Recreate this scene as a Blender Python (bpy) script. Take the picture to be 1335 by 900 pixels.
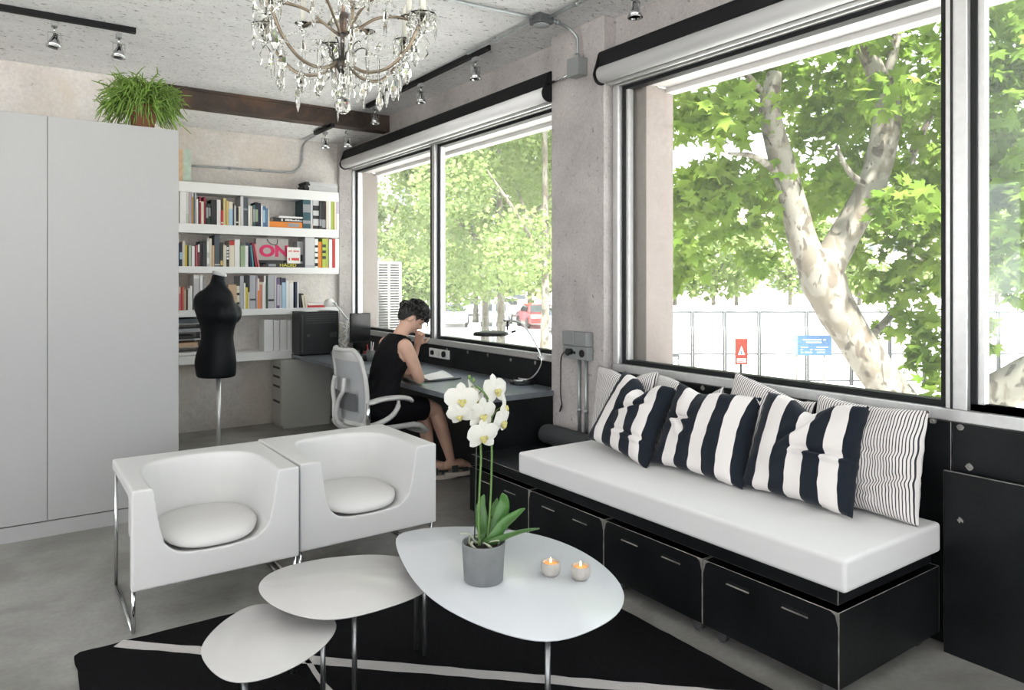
import bpy, bmesh, math, random
import numpy as np
from math import sin, cos, pi, radians, sqrt
from mathutils import Vector, Matrix, Euler, noise

for o in list(bpy.data.objects):
    bpy.data.objects.remove(o)
SC = bpy.context.scene
COL = SC.collection
random.seed(7)
RNG = np.random.default_rng(7)

# ------------------------------------------------------------------ camera, sky, sun, exposure
FPX, YAW, HOR, EYE = 938.0, radians(35.07), 366.5, 1.45
cam = bpy.data.cameras.new('camera')
camo = bpy.data.objects.new('camera', cam)
COL.objects.link(camo)
camo.location = (0, 0, EYE)
camo.rotation_euler = (radians(90), 0, -YAW)
cam.sensor_width = 36
cam.lens = FPX / 1335 * 36
cam.shift_y = -(450 - HOR) / 1335
cam.clip_start, cam.clip_end = 0.05, 400
SC.camera = camo

world = bpy.data.worlds.new('sky')
SC.world = world
world.use_nodes = True
wn = world.node_tree
bg = wn.nodes['Background']
SKY_STRENGTH = 2.5
bg.inputs[0].default_value = (0.93, 0.965, 1.0, 1)
bg.inputs[1].default_value = SKY_STRENGTH

sun = bpy.data.lights.new('sun', 'SUN')
sun.energy = 18.0
sun.angle = radians(3)
sun.color = (1.0, 0.97, 0.9)
suno = bpy.data.objects.new('sun', sun)
COL.objects.link(suno)
suno.rotation_euler = Euler((radians(34), radians(-16), 0))
suno.location = (10, -5, 20)

# daylight: lamps added out of view behind the camera, standing in for window light
def fill_light(name, loc, rot, sx, sy, e):
    l = bpy.data.lights.new(name, 'AREA'); l.shape = 'RECTANGLE'; l.size = sx; l.size_y = sy; l.energy = e; l.color = (.96, .98, 1.0)
    o = bpy.data.objects.new(name, l); COL.objects.link(o); o.location = loc; o.rotation_euler = rot
FILL = 85
fill_light('fill_rear', (-0.4, -4.15, 1.65), (radians(158), 0, 0), 5.6, 2.2, FILL)
fill_light('fill_left', (-3.95, 0.3, 1.7), (radians(158), 0, radians(-90)), 7.0, 2.1, FILL)

SC.view_settings.view_transform = 'Standard'
SC.view_settings.look = 'None'
SC.view_settings.gamma = 1
SC.view_settings.exposure = 0.52
try:
    SC.cycles.use_denoising = True
    SC.cycles.max_bounces = 10
    SC.cycles.diffuse_bounces = 6
    SC.cycles.glossy_bounces = 4
    SC.cycles.transmission_bounces = 8
    SC.cycles.transparent_max_bounces = 16
    SC.cycles.caustics_reflective = False
    SC.cycles.caustics_refractive = False
    SC.cycles.sample_clamp_indirect = 6
except Exception:
    pass

# ------------------------------------------------------------------ helpers
_s, _c = sin(YAW), cos(YAW)
def ray(u, v):
    r = (u - 667.5) / FPX
    return Vector((_s + r * _c, _c - r * _s, (HOR - v) / FPX))
def at(u, v, axis, val):
    d = ray(u, v)
    o = (0, 0, EYE)
    i = 'XYZ'.index(axis)
    t = (val - o[i]) / d[i]
    return Vector((d.x * t, d.y * t, EYE + d.z * t))
def atf(u, v, f):
    d = ray(u, v)
    return Vector((d.x * f, d.y * f, EYE + d.z * f))

def catmull(pts, n=6, closed=False):
    P = [Vector(p) for p in pts]
    N = len(P)
    out = []
    rng = range(N) if closed else range(N - 1)
    for i in rng:
        p0 = P[(i - 1) % N] if closed or i > 0 else P[0] * 2 - P[1]
        p1 = P[i]
        p2 = P[(i + 1) % N]
        p3 = P[(i + 2) % N] if closed or i + 2 < N else P[-1] * 2 - P[-2]
        for k in range(n):
            t = k / n
            out.append(0.5 * ((2 * p1) + (p2 - p0) * t + (2 * p0 - 5 * p1 + 4 * p2 - p3) * t * t + (3 * p1 - p0 - 3 * p2 + p3) * t ** 3))
    if not closed:
        out.append(P[-1].copy())
    return out

class MB:
    """collects vertices and faces of one mesh"""
    def __init__(self):
        self.v, self.f, self.m, self.s = [], [], [], []
    def add(self, vs, fs, mi=0, smooth=False, M=None):
        b = len(self.v)
        for p in vs:
            p = Vector(p)
            self.v.append(M @ p if M is not None else p)
        for f in fs:
            self.f.append([i + b for i in f]); self.m.append(mi); self.s.append(smooth)
        return self
    def box(self, x0, x1, y0, y1, z0, z1, mi=0, M=None):
        vs = [(x, y, z) for z in (z0, z1) for y in (y0, y1) for x in (x0, x1)]
        return self.add(vs, [(0, 2, 3, 1), (4, 5, 7, 6), (0, 1, 5, 4), (2, 6, 7, 3), (0, 4, 6, 2), (1, 3, 7, 5)], mi, False, M)
    def cyl(self, a, b, r0, r1=None, n=12, mi=0, smooth=True, cap=True):
        r1 = r0 if r1 is None else r1
        return self.tube([a, b], [r0, r1], n, mi, smooth, cap)
    def tube(self, path, rad, n=8, mi=0, smooth=True, cap=True, closed=False):
        P = [Vector(p) for p in path]
        N = len(P)
        if not hasattr(rad, '__len__'):
            rad = [rad] * N
        base = len(self.v)
        up = None
        for i in range(N):
            if closed:
                t = P[(i + 1) % N] - P[i - 1]
            else:
                t = P[min(i + 1, N - 1)] - P[max(i - 1, 0)]
            if t.length < 1e-9:
                t = Vector((0, 0, 1))
            t.normalize()
            if up is None:
                up = Vector((0, 0, 1)) if abs(t.z) < 0.9 else Vector((1, 0, 0))
            a = up - t * up.dot(t)
            if a.length < 1e-6:
                a = t.orthogonal()
            a.normalize()
            b = t.cross(a)
            up = a
            for k in range(n):
                th = 2 * pi * k / n
                self.v.append(P[i] + (a * cos(th) + b * sin(th)) * rad[i])
        rings = N if closed else N - 1
        for i in range(rings):
            for k in range(n):
                k2 = (k + 1) % n
                i2 = (i + 1) % N
                self.f.append([base + i * n + k, base + i * n + k2, base + i2 * n + k2, base + i2 * n + k])
                self.m.append(mi); self.s.append(smooth)
        if cap and not closed:
            self.f.append([base + k for k in reversed(range(n))]); self.m.append(mi); self.s.append(False)
            self.f.append([base + (N - 1) * n + k for k in range(n)]); self.m.append(mi); self.s.append(False)
        return self
    def capsule(self, path, rad, n=12, mi=0):
        """tube with rounded ends"""
        P = [Vector(p) for p in path]
        R = list(rad) if hasattr(rad, '__len__') else [rad] * len(P)
        d0 = (P[0] - P[1]).normalized(); d1 = (P[-1] - P[-2]).normalized()
        pre = [(P[0] + d0 * R[0] * sin(a), R[0] * cos(a)) for a in (1.45, 1.1, 0.7, 0.35)]
        post = [(P[-1] + d1 * R[-1] * sin(a), R[-1] * cos(a)) for a in (0.35, 0.7, 1.1, 1.45)]
        return self.tube([p for p, _ in pre] + P + [p for p, _ in post], [r for _, r in pre] + R + [r for _, r in post], n, mi)
    def lathe(self, prof, n=24, mi=0, smooth=True, M=None, c=(0, 0, 0)):
        """prof: list of (r, z) bottom to top or any order"""
        vs, fs = [], []
        N = len(prof)
        for r, z in prof:
            for k in range(n):
                th = 2 * pi * k / n
                vs.append((c[0] + r * cos(th), c[1] + r * sin(th), c[2] + z))
        for i in range(N - 1):
            for k in range(n):
                k2 = (k + 1) % n
                fs.append((i * n + k, i * n + k2, (i + 1) * n + k2, (i + 1) * n + k))
        if prof[0][0] > 1e-5:
            fs.append(tuple(reversed(range(n))))
        if prof[-1][0] > 1e-5:
            fs.append(tuple((N - 1) * n + k for k in range(n)))
        return self.add(vs, fs, mi, smooth, M)
    def rings(self, rings, mi=0, smooth=True, cap=True, M=None):
        n = len(rings[0]); N = len(rings)
        vs = [p for r in rings for p in r]
        fs = []
        for i in range(N - 1):
            for k in range(n):
                k2 = (k + 1) % n
                fs.append((i * n + k, i * n + k2, (i + 1) * n + k2, (i + 1) * n + k))
        if cap:
            fs.append(tuple(reversed(range(n))))
            fs.append(tuple((N - 1) * n + k for k in range(n)))
        return self.add(vs, fs, mi, smooth, M)
    def prism(self, outline, z0, z1, mi=0, M=None, smooth=False):
        """outline of (x, y), extruded in z"""
        n = len(outline)
        vs = [(p[0], p[1], z0) for p in outline] + [(p[0], p[1], z1) for p in outline]
        fs = [tuple(reversed(range(n))), tuple(range(n, 2 * n))]
        b = len(self.f)
        self.add(vs, fs, mi, False, M)
        base = len(self.v) - 2 * n
        for k in range(n):
            k2 = (k + 1) % n
            self.f.append([base + k, base + k2, base + n + k2, base + n + k]); self.m.append(mi); self.s.append(smooth)
        return self
    def ellipsoid(self, c, r, nu=16, nv=12, mi=0, M=None):
        vs, fs = [], []
        for j in range(nv + 1):
            ph = -pi / 2 + pi * j / nv
            for i in range(nu):
                th = 2 * pi * i / nu
                vs.append((c[0] + r[0] * cos(ph) * cos(th), c[1] + r[1] * cos(ph) * sin(th), c[2] + r[2] * sin(ph)))
        for j in range(nv):
            for i in range(nu):
                i2 = (i + 1) % nu
                fs.append((j * nu + i, j * nu + i2, (j + 1) * nu + i2, (j + 1) * nu + i))
        return self.add(vs, fs, mi, True, M)
    def grid(self, fn, nu, nv, mi=0, smooth=True):
        vs = [fn(i / (nu - 1), j / (nv - 1)) for j in range(nv) for i in range(nu)]
        fs = [(j * nu + i, j * nu + i + 1, (j + 1) * nu + i + 1, (j + 1) * nu + i) for j in range(nv - 1) for i in range(nu - 1)]
        return self.add(vs, fs, mi, smooth)
    def mesh(self, name, mats):
        me = bpy.data.meshes.new(name)
        me.from_pydata([tuple(p) for p in self.v], [], self.f)
        for m in (mats if isinstance(mats, (list, tuple)) else [mats]):
            me.materials.append(m)
        me.polygons.foreach_set('material_index', self.m)
        me.polygons.foreach_set('use_smooth', self.s)
        me.update()
        return me
    def obj(self, name, mats, parent=None, bevel=0, seg=2, bevmat=None, weld=False):
        me = self.mesh(name, mats)
        if weld:
            bm = bmesh.new(); bm.from_mesh(me)
            bmesh.ops.remove_doubles(bm, verts=bm.verts, dist=1e-5)
            bm.to_mesh(me); bm.free()
        return link(name, me, parent, bevel, seg, bevmat)

def link(name, me, parent=None, bevel=0, seg=2, bevmat=None):
    o = bpy.data.objects.new(name, me)
    COL.objects.link(o)
    if parent is not None:
        o.parent = parent            # parents are built un-rotated, or moved after their parts are in place
    if bevel:
        b = o.modifiers.new('bevel', 'BEVEL')
        b.width = bevel; b.segments = seg; b.limit_method = 'ANGLE'; b.angle_limit = radians(40)
        if bevmat is not None:
            b.material = bevmat
    return o
def tag(o, label, cat, group=None):
    o['label'] = label; o['category'] = cat
    if group:
        o['group'] = group
    return o
def thing(name, label, cat, group=None, loc=(0, 0, 0), rz=0):
    o = bpy.data.objects.new(name, None)
    COL.objects.link(o)
    o.empty_display_size = 0.05
    o.location = loc; o.rotation_euler = (0, 0, rz)
    return tag(o, label, cat, group)
def struct(o):
    o['kind'] = 'structure'
    return o
def stuff(o):
    o['kind'] = 'stuff'
    return o
def dup(root, label=None, loc=None, rz=None, group=None):
    r = root.copy(); COL.objects.link(r)
    if loc is not None: r.location = loc
    if rz is not None: r.rotation_euler = (0, 0, rz)
    if label: r['label'] = label
    if group: r['group'] = group
    for ch in list(root.children):
        c = ch.copy(); COL.objects.link(c); c.parent = r
        for g in list(ch.children):
            d = g.copy(); COL.objects.link(d); d.parent = c
    return r
def realise(o):
    """apply an object's modifiers into its own mesh"""
    dg = bpy.context.evaluated_depsgraph_get()
    ev = o.evaluated_get(dg)
    me = bpy.data.meshes.new_from_object(ev)
    o.modifiers.clear()
    o.data = me
    return o
def text_mesh(s, size, mat, name, parent, M, extrude=0.0004, align='CENTER', bold=0):
    cu = bpy.data.curves.new(name, 'FONT')
    cu.body = s; cu.size = size; cu.offset = bold; cu.extrude = extrude; cu.align_x = align; cu.align_y = 'CENTER'
    t = bpy.data.objects.new(name, cu); COL.objects.link(t)
    dg = bpy.context.evaluated_depsgraph_get()
    me = bpy.data.meshes.new_from_object(t.evaluated_get(dg))
    bpy.data.objects.remove(t)
    me.transform(M)
    me.materials.clear(); me.materials.append(mat)
    return link(name, me, parent)

# ------------------------------------------------------------------ materials
MATS = {}
def nodes_of(name):
    m = bpy.data.materials.new(name); m.use_nodes = True
    nt = m.node_tree
    return m, nt, nt.nodes['Principled BSDF']
def mat(name, col, rough=0.5, metal=0.0, bump=0.0, bscale=200, var=0.0, vscale=3, spec=None, coat=0, sheen=0, emit=None, estr=0):
    if name in MATS: return MATS[name]
    m, nt, b = nodes_of(name)
    b.inputs['Base Color'].default_value = (*col, 1)
    b.inputs['Roughness'].default_value = rough
    b.inputs['Metallic'].default_value = metal
    if spec is not None: b.inputs['Specular IOR Level'].default_value = spec
    if coat: b.inputs['Coat Weight'].default_value = coat
    if sheen: b.inputs['Sheen Weight'].default_value = sheen
    if emit:
        b.inputs['Emission Color'].default_value = (*emit, 1); b.inputs['Emission Strength'].default_value = estr
    if var or bump:
        tc = nt.nodes.new('ShaderNodeTexCoord')
    if var:
        n = nt.nodes.new('ShaderNodeTexNoise'); n.inputs['Scale'].default_value = vscale; n.inputs['Detail'].default_value = 5
        nt.links.new(tc.outputs['Object'], n.inputs['Vector'])
        r = nt.nodes.new('ShaderNodeValToRGB')
        r.color_ramp.elements[0].position = 0.3; r.color_ramp.elements[1].position = 0.7
        r.color_ramp.elements[0].color = (*[max(0, c * (1 - var)) for c in col], 1)
        r.color_ramp.elements[1].color = (*[min(1, c * (1 + var)) for c in col], 1)
        nt.links.new(n.outputs['Fac'], r.inputs['Fac']); nt.links.new(r.outputs['Color'], b.inputs['Base Color'])
    if bump:
        n2 = nt.nodes.new('ShaderNodeTexNoise'); n2.inputs['Scale'].default_value = bscale; n2.inputs['Detail'].default_value = 4
        nt.links.new(tc.outputs['Object'], n2.inputs['Vector'])
        bp = nt.nodes.new('ShaderNodeBump'); bp.inputs['Strength'].default_value = bump; bp.inputs['Distance'].default_value = 0.01
        nt.links.new(n2.outputs['Fac'], bp.inputs['Height']); nt.links.new(bp.outputs['Normal'], b.inputs['Normal'])
    MATS[name] = m
    return m
def concrete(name, dark, light, stain=None, scale=1.0, bump=0.35, pit=0.5, rough=0.85, stretch=(1, 1, 1), pitcol=0.45, pit0=0.67):
    m, nt, b = nodes_of(name)
    L = nt.links.new
    N = nt.nodes.new
    tc = N('ShaderNodeTexCoord'); mp = N('ShaderNodeMapping'); mp.inputs['Scale'].default_value = stretch
    L(tc.outputs['Object'], mp.inputs['Vector'])
    def noise_(s, d=6, dist=0.0, rough_=0.6):
        n = N('ShaderNodeTexNoise'); n.inputs['Scale'].default_value = s * scale; n.inputs['Detail'].default_value = d
        n.inputs['Distortion'].default_value = dist; n.inputs['Roughness'].default_value = rough_
        L(mp.outputs['Vector'], n.inputs['Vector']); return n
    def ramp(src, p0, p1, c0, c1):
        r = N('ShaderNodeValToRGB'); e = r.color_ramp.elements
        e[0].position, e[1].position = p0, p1; e[0].color = (*c0, 1); e[1].color = (*c1, 1)
        L(src, r.inputs['Fac']); return r
    a = noise_(1.7, 8, 0.4)
    col = ramp(a.outputs['Fac'], 0.32, 0.68, dark, light)
    fine = noise_(38, 5)
    fr = ramp(fine.outputs['Fac'], 0.3, 0.7, (0.86,) * 3, (1.06,) * 3)
    mul = N('ShaderNodeMixRGB'); mul.blend_type = 'MULTIPLY'; mul.inputs['Fac'].default_value = 1
    L(col.outputs['Color'], mul.inputs['Color1']); L(fr.outputs['Color'], mul.inputs['Color2'])
    out = mul.outputs['Color']
    if stain:
        st = noise_(0.9, 4, 1.0)
        sr = ramp(st.outputs['Fac'], 0.48, 0.68, (0, 0, 0), (0.7,) * 3)
        mx = N('ShaderNodeMixRGB'); L(sr.outputs['Color'], mx.inputs['Fac']); L(out, mx.inputs['Color1'])
        mx.inputs['Color2'].default_value = (*stain, 1); out = mx.outputs['Color']
    pn = noise_(14, 3, 0.3, 0.75)
    pr = ramp(pn.outputs['Fac'], pit0, pit0 + 0.04, (0, 0, 0), (1, 1, 1))
    if pit:
        pm = N('ShaderNodeMixRGB'); pm.blend_type = 'MULTIPLY'
        sc = N('ShaderNodeMath'); sc.operation = 'MULTIPLY'; sc.inputs[1].default_value = pit
        L(pr.outputs['Color'], sc.inputs[0]); L(sc.outputs[0], pm.inputs['Fac'])
        L(out, pm.inputs['Color1']); pm.inputs['Color2'].default_value = (pitcol,) * 3 + (1,); out = pm.outputs['Color']
    L(out, b.inputs['Base Color'])
    b.inputs['Roughness'].default_value = rough
    hm = N('ShaderNodeMath'); hm.operation = 'SUBTRACT'
    bn = noise_(9, 8, 0.2, 0.65)
    L(bn.outputs['Fac'], hm.inputs[0])
    ps = N('ShaderNodeMath'); ps.operation = 'MULTIPLY'; ps.inputs[1].default_value = 0.35 * pit
    L(pr.outputs['Color'], ps.inputs[0]); L(ps.outputs[0], hm.inputs[1])
    bp = N('ShaderNodeBump'); bp.inputs['Strength'].default_value = bump; bp.inputs['Distance'].default_value = 0.04
    L(hm.outputs[0], bp.inputs['Height']); L(bp.outputs['Normal'], b.inputs['Normal'])
    return m
def stripes(name, axis, period, duty, c0, c1, offset=0.0, wob=0.0):
    """woven stripes across one local axis"""
    m, nt, b = nodes_of(name)
    N, L = nt.nodes.new, nt.links.new
    uv = N('ShaderNodeUVMap'); uv.uv_map = 'cloth'
    sp = N('ShaderNodeSeparateXYZ'); L(uv.outputs['UV'], sp.inputs['Vector'])
    a = N('ShaderNodeMath'); a.operation = 'ADD'; a.inputs[1].default_value = offset; L(sp.outputs[axis], a.inputs[0])
    d = N('ShaderNodeMath'); d.operation = 'DIVIDE'; d.inputs[1].default_value = period; L(a.outputs[0], d.inputs[0])
    fr = N('ShaderNodeMath'); fr.operation = 'FRACT'; L(d.outputs[0], fr.inputs[0])
    lt = N('ShaderNodeMath'); lt.operation = 'LESS_THAN'; lt.inputs[1].default_value = duty; L(fr.outputs[0], lt.inputs[0])
    mx = N('ShaderNodeMixRGB'); L(lt.outputs[0], mx.inputs['Fac'])
    mx.inputs['Color1'].default_value = (*c0, 1); mx.inputs['Color2'].default_value = (*c1, 1)
    L(mx.outputs['Color'], b.inputs['Base Color'])
    b.inputs['Roughness'].default_value = 0.9
    b.inputs['Sheen Weight'].default_value = 0.1
    b.inputs['Specular IOR Level'].default_value = 0.15
    return m
def glass_pane(name, tint=(0.97, 0.985, 0.98), haze=0.0):
    m = bpy.data.materials.new(name); m.use_nodes = True
    nt = m.node_tree; nt.nodes.clear()
    N, L = nt.nodes.new, nt.links.new
    out = N('ShaderNodeOutputMaterial'); tr = N('ShaderNodeBsdfTransparent'); gl = N('ShaderNodeBsdfGlossy')
    tr.inputs[0].default_value = (*tint, 1); gl.inputs['Roughness'].default_value = 0.02
    lw = N('ShaderNodeLayerWeight'); lw.inputs['Blend'].default_value = 0.5
    pw = N('ShaderNodeMath'); pw.operation = 'POWER'; pw.inputs[1].default_value = 4.5; L(lw.outputs['Facing'], pw.inputs[0])
    fr = N('ShaderNodeMath'); fr.operation = 'MULTIPLY_ADD'; fr.inputs[1].default_value = 0.45; fr.inputs[2].default_value = 0.025; L(pw.outputs[0], fr.inputs[0])
    mx = N('ShaderNodeMixShader'); L(fr.outputs[0], mx.inputs[0]); L(tr.outputs[0], mx.inputs[1]); L(gl.outputs[0], mx.inputs[2])
    last = mx
    if haze:
        df = N('ShaderNodeBsdfTranslucent'); df.inputs[0].default_value = (0.9, 0.92, 0.93, 1)
        m2 = N('ShaderNodeMixShader'); m2.inputs[0].default_value = haze
        L(mx.outputs[0], m2.inputs[1]); L(df.outputs[0], m2.inputs[2]); last = m2
    L(last.outputs[0], out.inputs[0])
    return m
def crystal(name):
    m = bpy.data.materials.new(name); m.use_nodes = True
    nt = m.node_tree; nt.nodes.clear()
    N, L = nt.nodes.new, nt.links.new
    out = N('ShaderNodeOutputMaterial'); g = N('ShaderNodeBsdfGlass'); g.inputs['IOR'].default_value = 1.52; g.inputs['Roughness'].default_value = 0.0
    g.inputs[0].default_value = (0.985, 0.985, 0.97, 1)
    L(g.outputs[0], out.inputs[0])
    return m
def leafmat(name, c0, c1, trans=0.4):
    m = bpy.data.materials.new(name); m.use_nodes = True
    nt = m.node_tree; nt.nodes.clear()
    N, L = nt.nodes.new, nt.links.new
    out = N('ShaderNodeOutputMaterial')
    tc = N('ShaderNodeTexCoord'); n = N('ShaderNodeTexNoise'); n.inputs['Scale'].default_value = 2.3; n.inputs['Detail'].default_value = 6
    L(tc.outputs['Object'], n.inputs['Vector'])
    r = N('ShaderNodeValToRGB'); r.color_ramp.elements[0].position = 0.35; r.color_ramp.elements[1].position = 0.65
    r.color_ramp.elements[0].color = (*c0, 1); r.color_ramp.elements[1].color = (*c1, 1)
    L(n.outputs['Fac'], r.inputs['Fac'])
    d = N('ShaderNodeBsdfDiffuse'); t = N('ShaderNodeBsdfTranslucent')
    L(r.outputs['Color'], d.inputs[0])
    hs = N('ShaderNodeHueSaturation'); hs.inputs['Value'].default_value = 1.25; hs.inputs['Hue'].default_value = 0.485
    L(r.outputs['Color'], hs.inputs['Color']); L(hs.outputs[0], t.inputs[0])
    mx = N('ShaderNodeMixShader'); mx.inputs[0].default_value = trans
    L(d.outputs[0], mx.inputs[1]); L(t.outputs[0], mx.inputs[2])
    L(mx.outputs[0], out.inputs[0])
    return m

def bark():
    m, nt, b = nodes_of('plane_bark'); N, L = nt.nodes.new, nt.links.new
    tc = N('ShaderNodeTexCoord'); mp = N('ShaderNodeMapping'); mp.inputs['Scale'].default_value = (1, 1, .55); L(tc.outputs['Object'], mp.inputs['Vector'])
    prev = None
    for sc, p0, p1, c0, c1 in ((5.5, .50, .54, (.205, .19, .16), (.15, .13, .10)), (8, .57, .60, None, (.075, .063, .05)), (3.2, .60, .63, None, (.11, .088, .068)), (22, .64, .68, None, (.10, .085, .07))):
        n = N('ShaderNodeTexNoise'); n.inputs['Scale'].default_value = sc; n.inputs['Detail'].default_value = 3; n.inputs['Distortion'].default_value = .6
        L(mp.outputs['Vector'], n.inputs['Vector'])
        r = N('ShaderNodeMapRange'); r.inputs['From Min'].default_value = p0; r.inputs['From Max'].default_value = p1; L(n.outputs['Fac'], r.inputs['Value'])
        x = N('ShaderNodeMixRGB'); L(r.outputs[0], x.inputs['Fac'])
        if prev is None: x.inputs['Color1'].default_value = (*c0, 1)
        else: L(prev, x.inputs['Color1'])
        x.inputs['Color2'].default_value = (*c1, 1); prev = x.outputs['Color']
    L(prev, b.inputs['Base Color']); b.inputs['Roughness'].default_value = .9
    return m
M_CEIL = concrete('ceiling_concrete', (0.86, 0.855, 0.855), (0.95, 0.945, 0.945), None, 1.3, 1.0, 1.0, stretch=(1.0, 2.2, 1), pitcol=0.25, pit0=0.615)
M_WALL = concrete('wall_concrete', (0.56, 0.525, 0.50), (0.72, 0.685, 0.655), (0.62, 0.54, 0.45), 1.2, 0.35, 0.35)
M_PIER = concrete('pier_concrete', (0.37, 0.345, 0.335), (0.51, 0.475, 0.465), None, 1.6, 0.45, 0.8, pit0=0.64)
M_FLOOR = concrete('floor_concrete', (0.20, 0.195, 0.18), (0.38, 0.375, 0.36), (0.14, 0.135, 0.115), 1.1, 0.08, 0.3, rough=0.42)
M_STONE = concrete('outer_stone', (0.27, 0.225, 0.205), (0.33, 0.28, 0.26), None, 1.0, 0.2, 0.2)
M_SOFFIT = mat('soffit_render', (0.62, 0.59, 0.58), 0.9, bump=0.1, bscale=60)
M_WHITEWALL = mat('white_plaster', (0.80, 0.79, 0.78), 0.9, bump=0.1, bscale=60)
M_ALU = mat('brushed_aluminium', (0.66, 0.66, 0.655), 0.38, 0.75, var=0.05, vscale=30)
M_GASKET = mat('black_gasket', (0.010, 0.011, 0.012), 0.5, spec=.25)
M_STEEL = mat('blackened_steel', (0.007, 0.0082, 0.009), 0.36, 0.0, bump=0.02, bscale=30, var=0.5, vscale=4, spec=.22)
M_WORN = mat('worn_steel_edge', (0.34, 0.33, 0.31), 0.4, 0.6, var=0.5, vscale=14)
M_CHROME = mat('chrome', (0.62, 0.63, 0.64), 0.12, 1.0)
M_GALV = mat('galvanised_steel', (0.36, 0.385, 0.39), 0.4, 0.7, var=0.15, vscale=20)
M_BLACK = mat('black_plastic', (0.010, 0.011, 0.012), 0.45, spec=.3)
M_MATTBLACK = mat('matt_black_paint', (0.008, 0.008, 0.009), 0.6, spec=.2)
M_WHITE = mat('white_lacquer', (0.80, 0.80, 0.795), 0.4)
M_GREYWH = mat('pale_grey_laminate', (0.385, 0.385, 0.385), 0.45)
M_GLASS = glass_pane('window_glass', haze=0.012)
M_GLASS_HAZY = glass_pane('hazy_window_glass', haze=0.03)  # stronger whitish veil mixed into the glass
M_LEG = mat('dark_steel_leg', (0.22, 0.225, 0.23), 0.28, 0.9)
M_CRYSTAL = crystal('cut_crystal')
M_PAPER = mat('paper', (0.82, 0.81, 0.79), 0.9)
M_GREY = mat('mid_grey_plastic', (0.30, 0.31, 0.31), 0.5)
# ------------------------------------------------------------------ the room shell
CEIL, XW = 3.08, 3.09
YB, YR, XL = 7.42, -4.2, -4.0          # back wall, rear wall (behind the camera), left wall
struct(MB().box(XL, XW + .2, YR, YB + .2, -0.12, 0).obj('floor', M_FLOOR))
struct(MB().box(XL - .2, 3.4, YR - .2, YB + .4, CEIL, CEIL + .25).obj('ceiling', M_CEIL))
struct(MB().box(XL - .2, 3.3, YB, YB + .2, -1.3, CEIL).obj('wall_back', M_WALL))
struct(MB().box(XL, 1.04, 6.50, 6.66, 0, CEIL).obj('wall_divider', M_WALL))
struct(MB().box(0.90, 1.04, 6.66, YB, 0, CEIL).obj('wall_alcove', M_WALL))
# left and rear walls, with unseen window openings added to bring in more light
wl = MB()
wl.box(XL - .2, XL, YR, YB, -1.3, 0.6); wl.box(XL - .2, XL, YR, YB, 2.75, CEIL)
wl.box(XL - .2, XL, 4.6, YB, 0.6, 2.75); wl.box(XL - .2, XL, 1.4, 1.8, 0.6, 2.75); wl.box(XL - .2, XL, YR, -3.6, 0.6, 2.75)
struct(wl.obj('wall_left', M_WHITEWALL))
wr = MB()
wr.box(XL, XW, YR - .2, YR, -1.3, 0.5); wr.box(XL, XW, YR - .2, YR, 2.8, CEIL)
wr.box(XL, -3.4, YR - .2, YR, 0.5, 2.8); wr.box(2.5, XW, YR - .2, YR, 0.5, 2.8); wr.box(-0.6, -0.2, YR - .2, YR, 0.5, 2.8)
struct(wr.obj('wall_rear', M_WHITEWALL))

wr = MB()
wr.box(XW, 3.4, YR, YB, -1.3, 0.895)                         # below the windows
wr.box(XW, 3.4, YR, YB, 2.70, CEIL)                          # lintel
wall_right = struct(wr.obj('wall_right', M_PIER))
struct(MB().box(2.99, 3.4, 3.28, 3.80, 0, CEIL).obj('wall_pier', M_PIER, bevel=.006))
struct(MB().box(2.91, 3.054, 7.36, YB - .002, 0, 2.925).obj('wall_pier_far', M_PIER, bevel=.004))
# outer reveals of the window openings
struct(MB().box(3.172, 3.375, 7.405, 8.0, -1.3, 2.64).obj('trim_1', M_STONE))
struct(MB().box(3.17, 3.405, 3.10, 3.279, -1.3, 2.64).obj('trim_2', M_STONE))
sf = MB()
sf.box(3.17, 3.34, YR, 3.10, 2.645, 2.70); sf.box(3.34, 3.42, YR, 3.10, 2.615, 2.70)
sf.box(3.17, 3.34, 3.80, 7.40, 2.645, 2.70); sf.box(3.34, 3.42, 3.80, 7.40, 2.615, 2.70)
struct(sf.obj('trim_3', M_SOFFIT))

# rusty I-beam across the ceiling
M_RUST = concrete('rusty_steel', (0.028, 0.020, 0.016), (0.075, 0.05, 0.038), (0.15, 0.075, 0.04), 2.2, 0.3, 0.3, rough=0.7)
bm_ = MB()
bm_.box(1.04, 3.088, 6.50, 6.64, 2.92, 2.935); bm_.box(1.04, 3.088, 6.50, 6.64, 3.055, 3.079)
bm_.box(1.04, 3.088, 6.515, 6.535, 2.935, 3.055); bm_.box(3.06, 3.088, 6.50, 6.515, 2.935, 3.055)
struct(bm_.obj('beam', M_RUST))
ALC = 2.926          # the ceiling drops to the underside of the beam over the shelves
struct(MB().box(1.04, 3.089, 6.642, YB, ALC, CEIL).obj('ceiling_alcove', M_CEIL))

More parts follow.
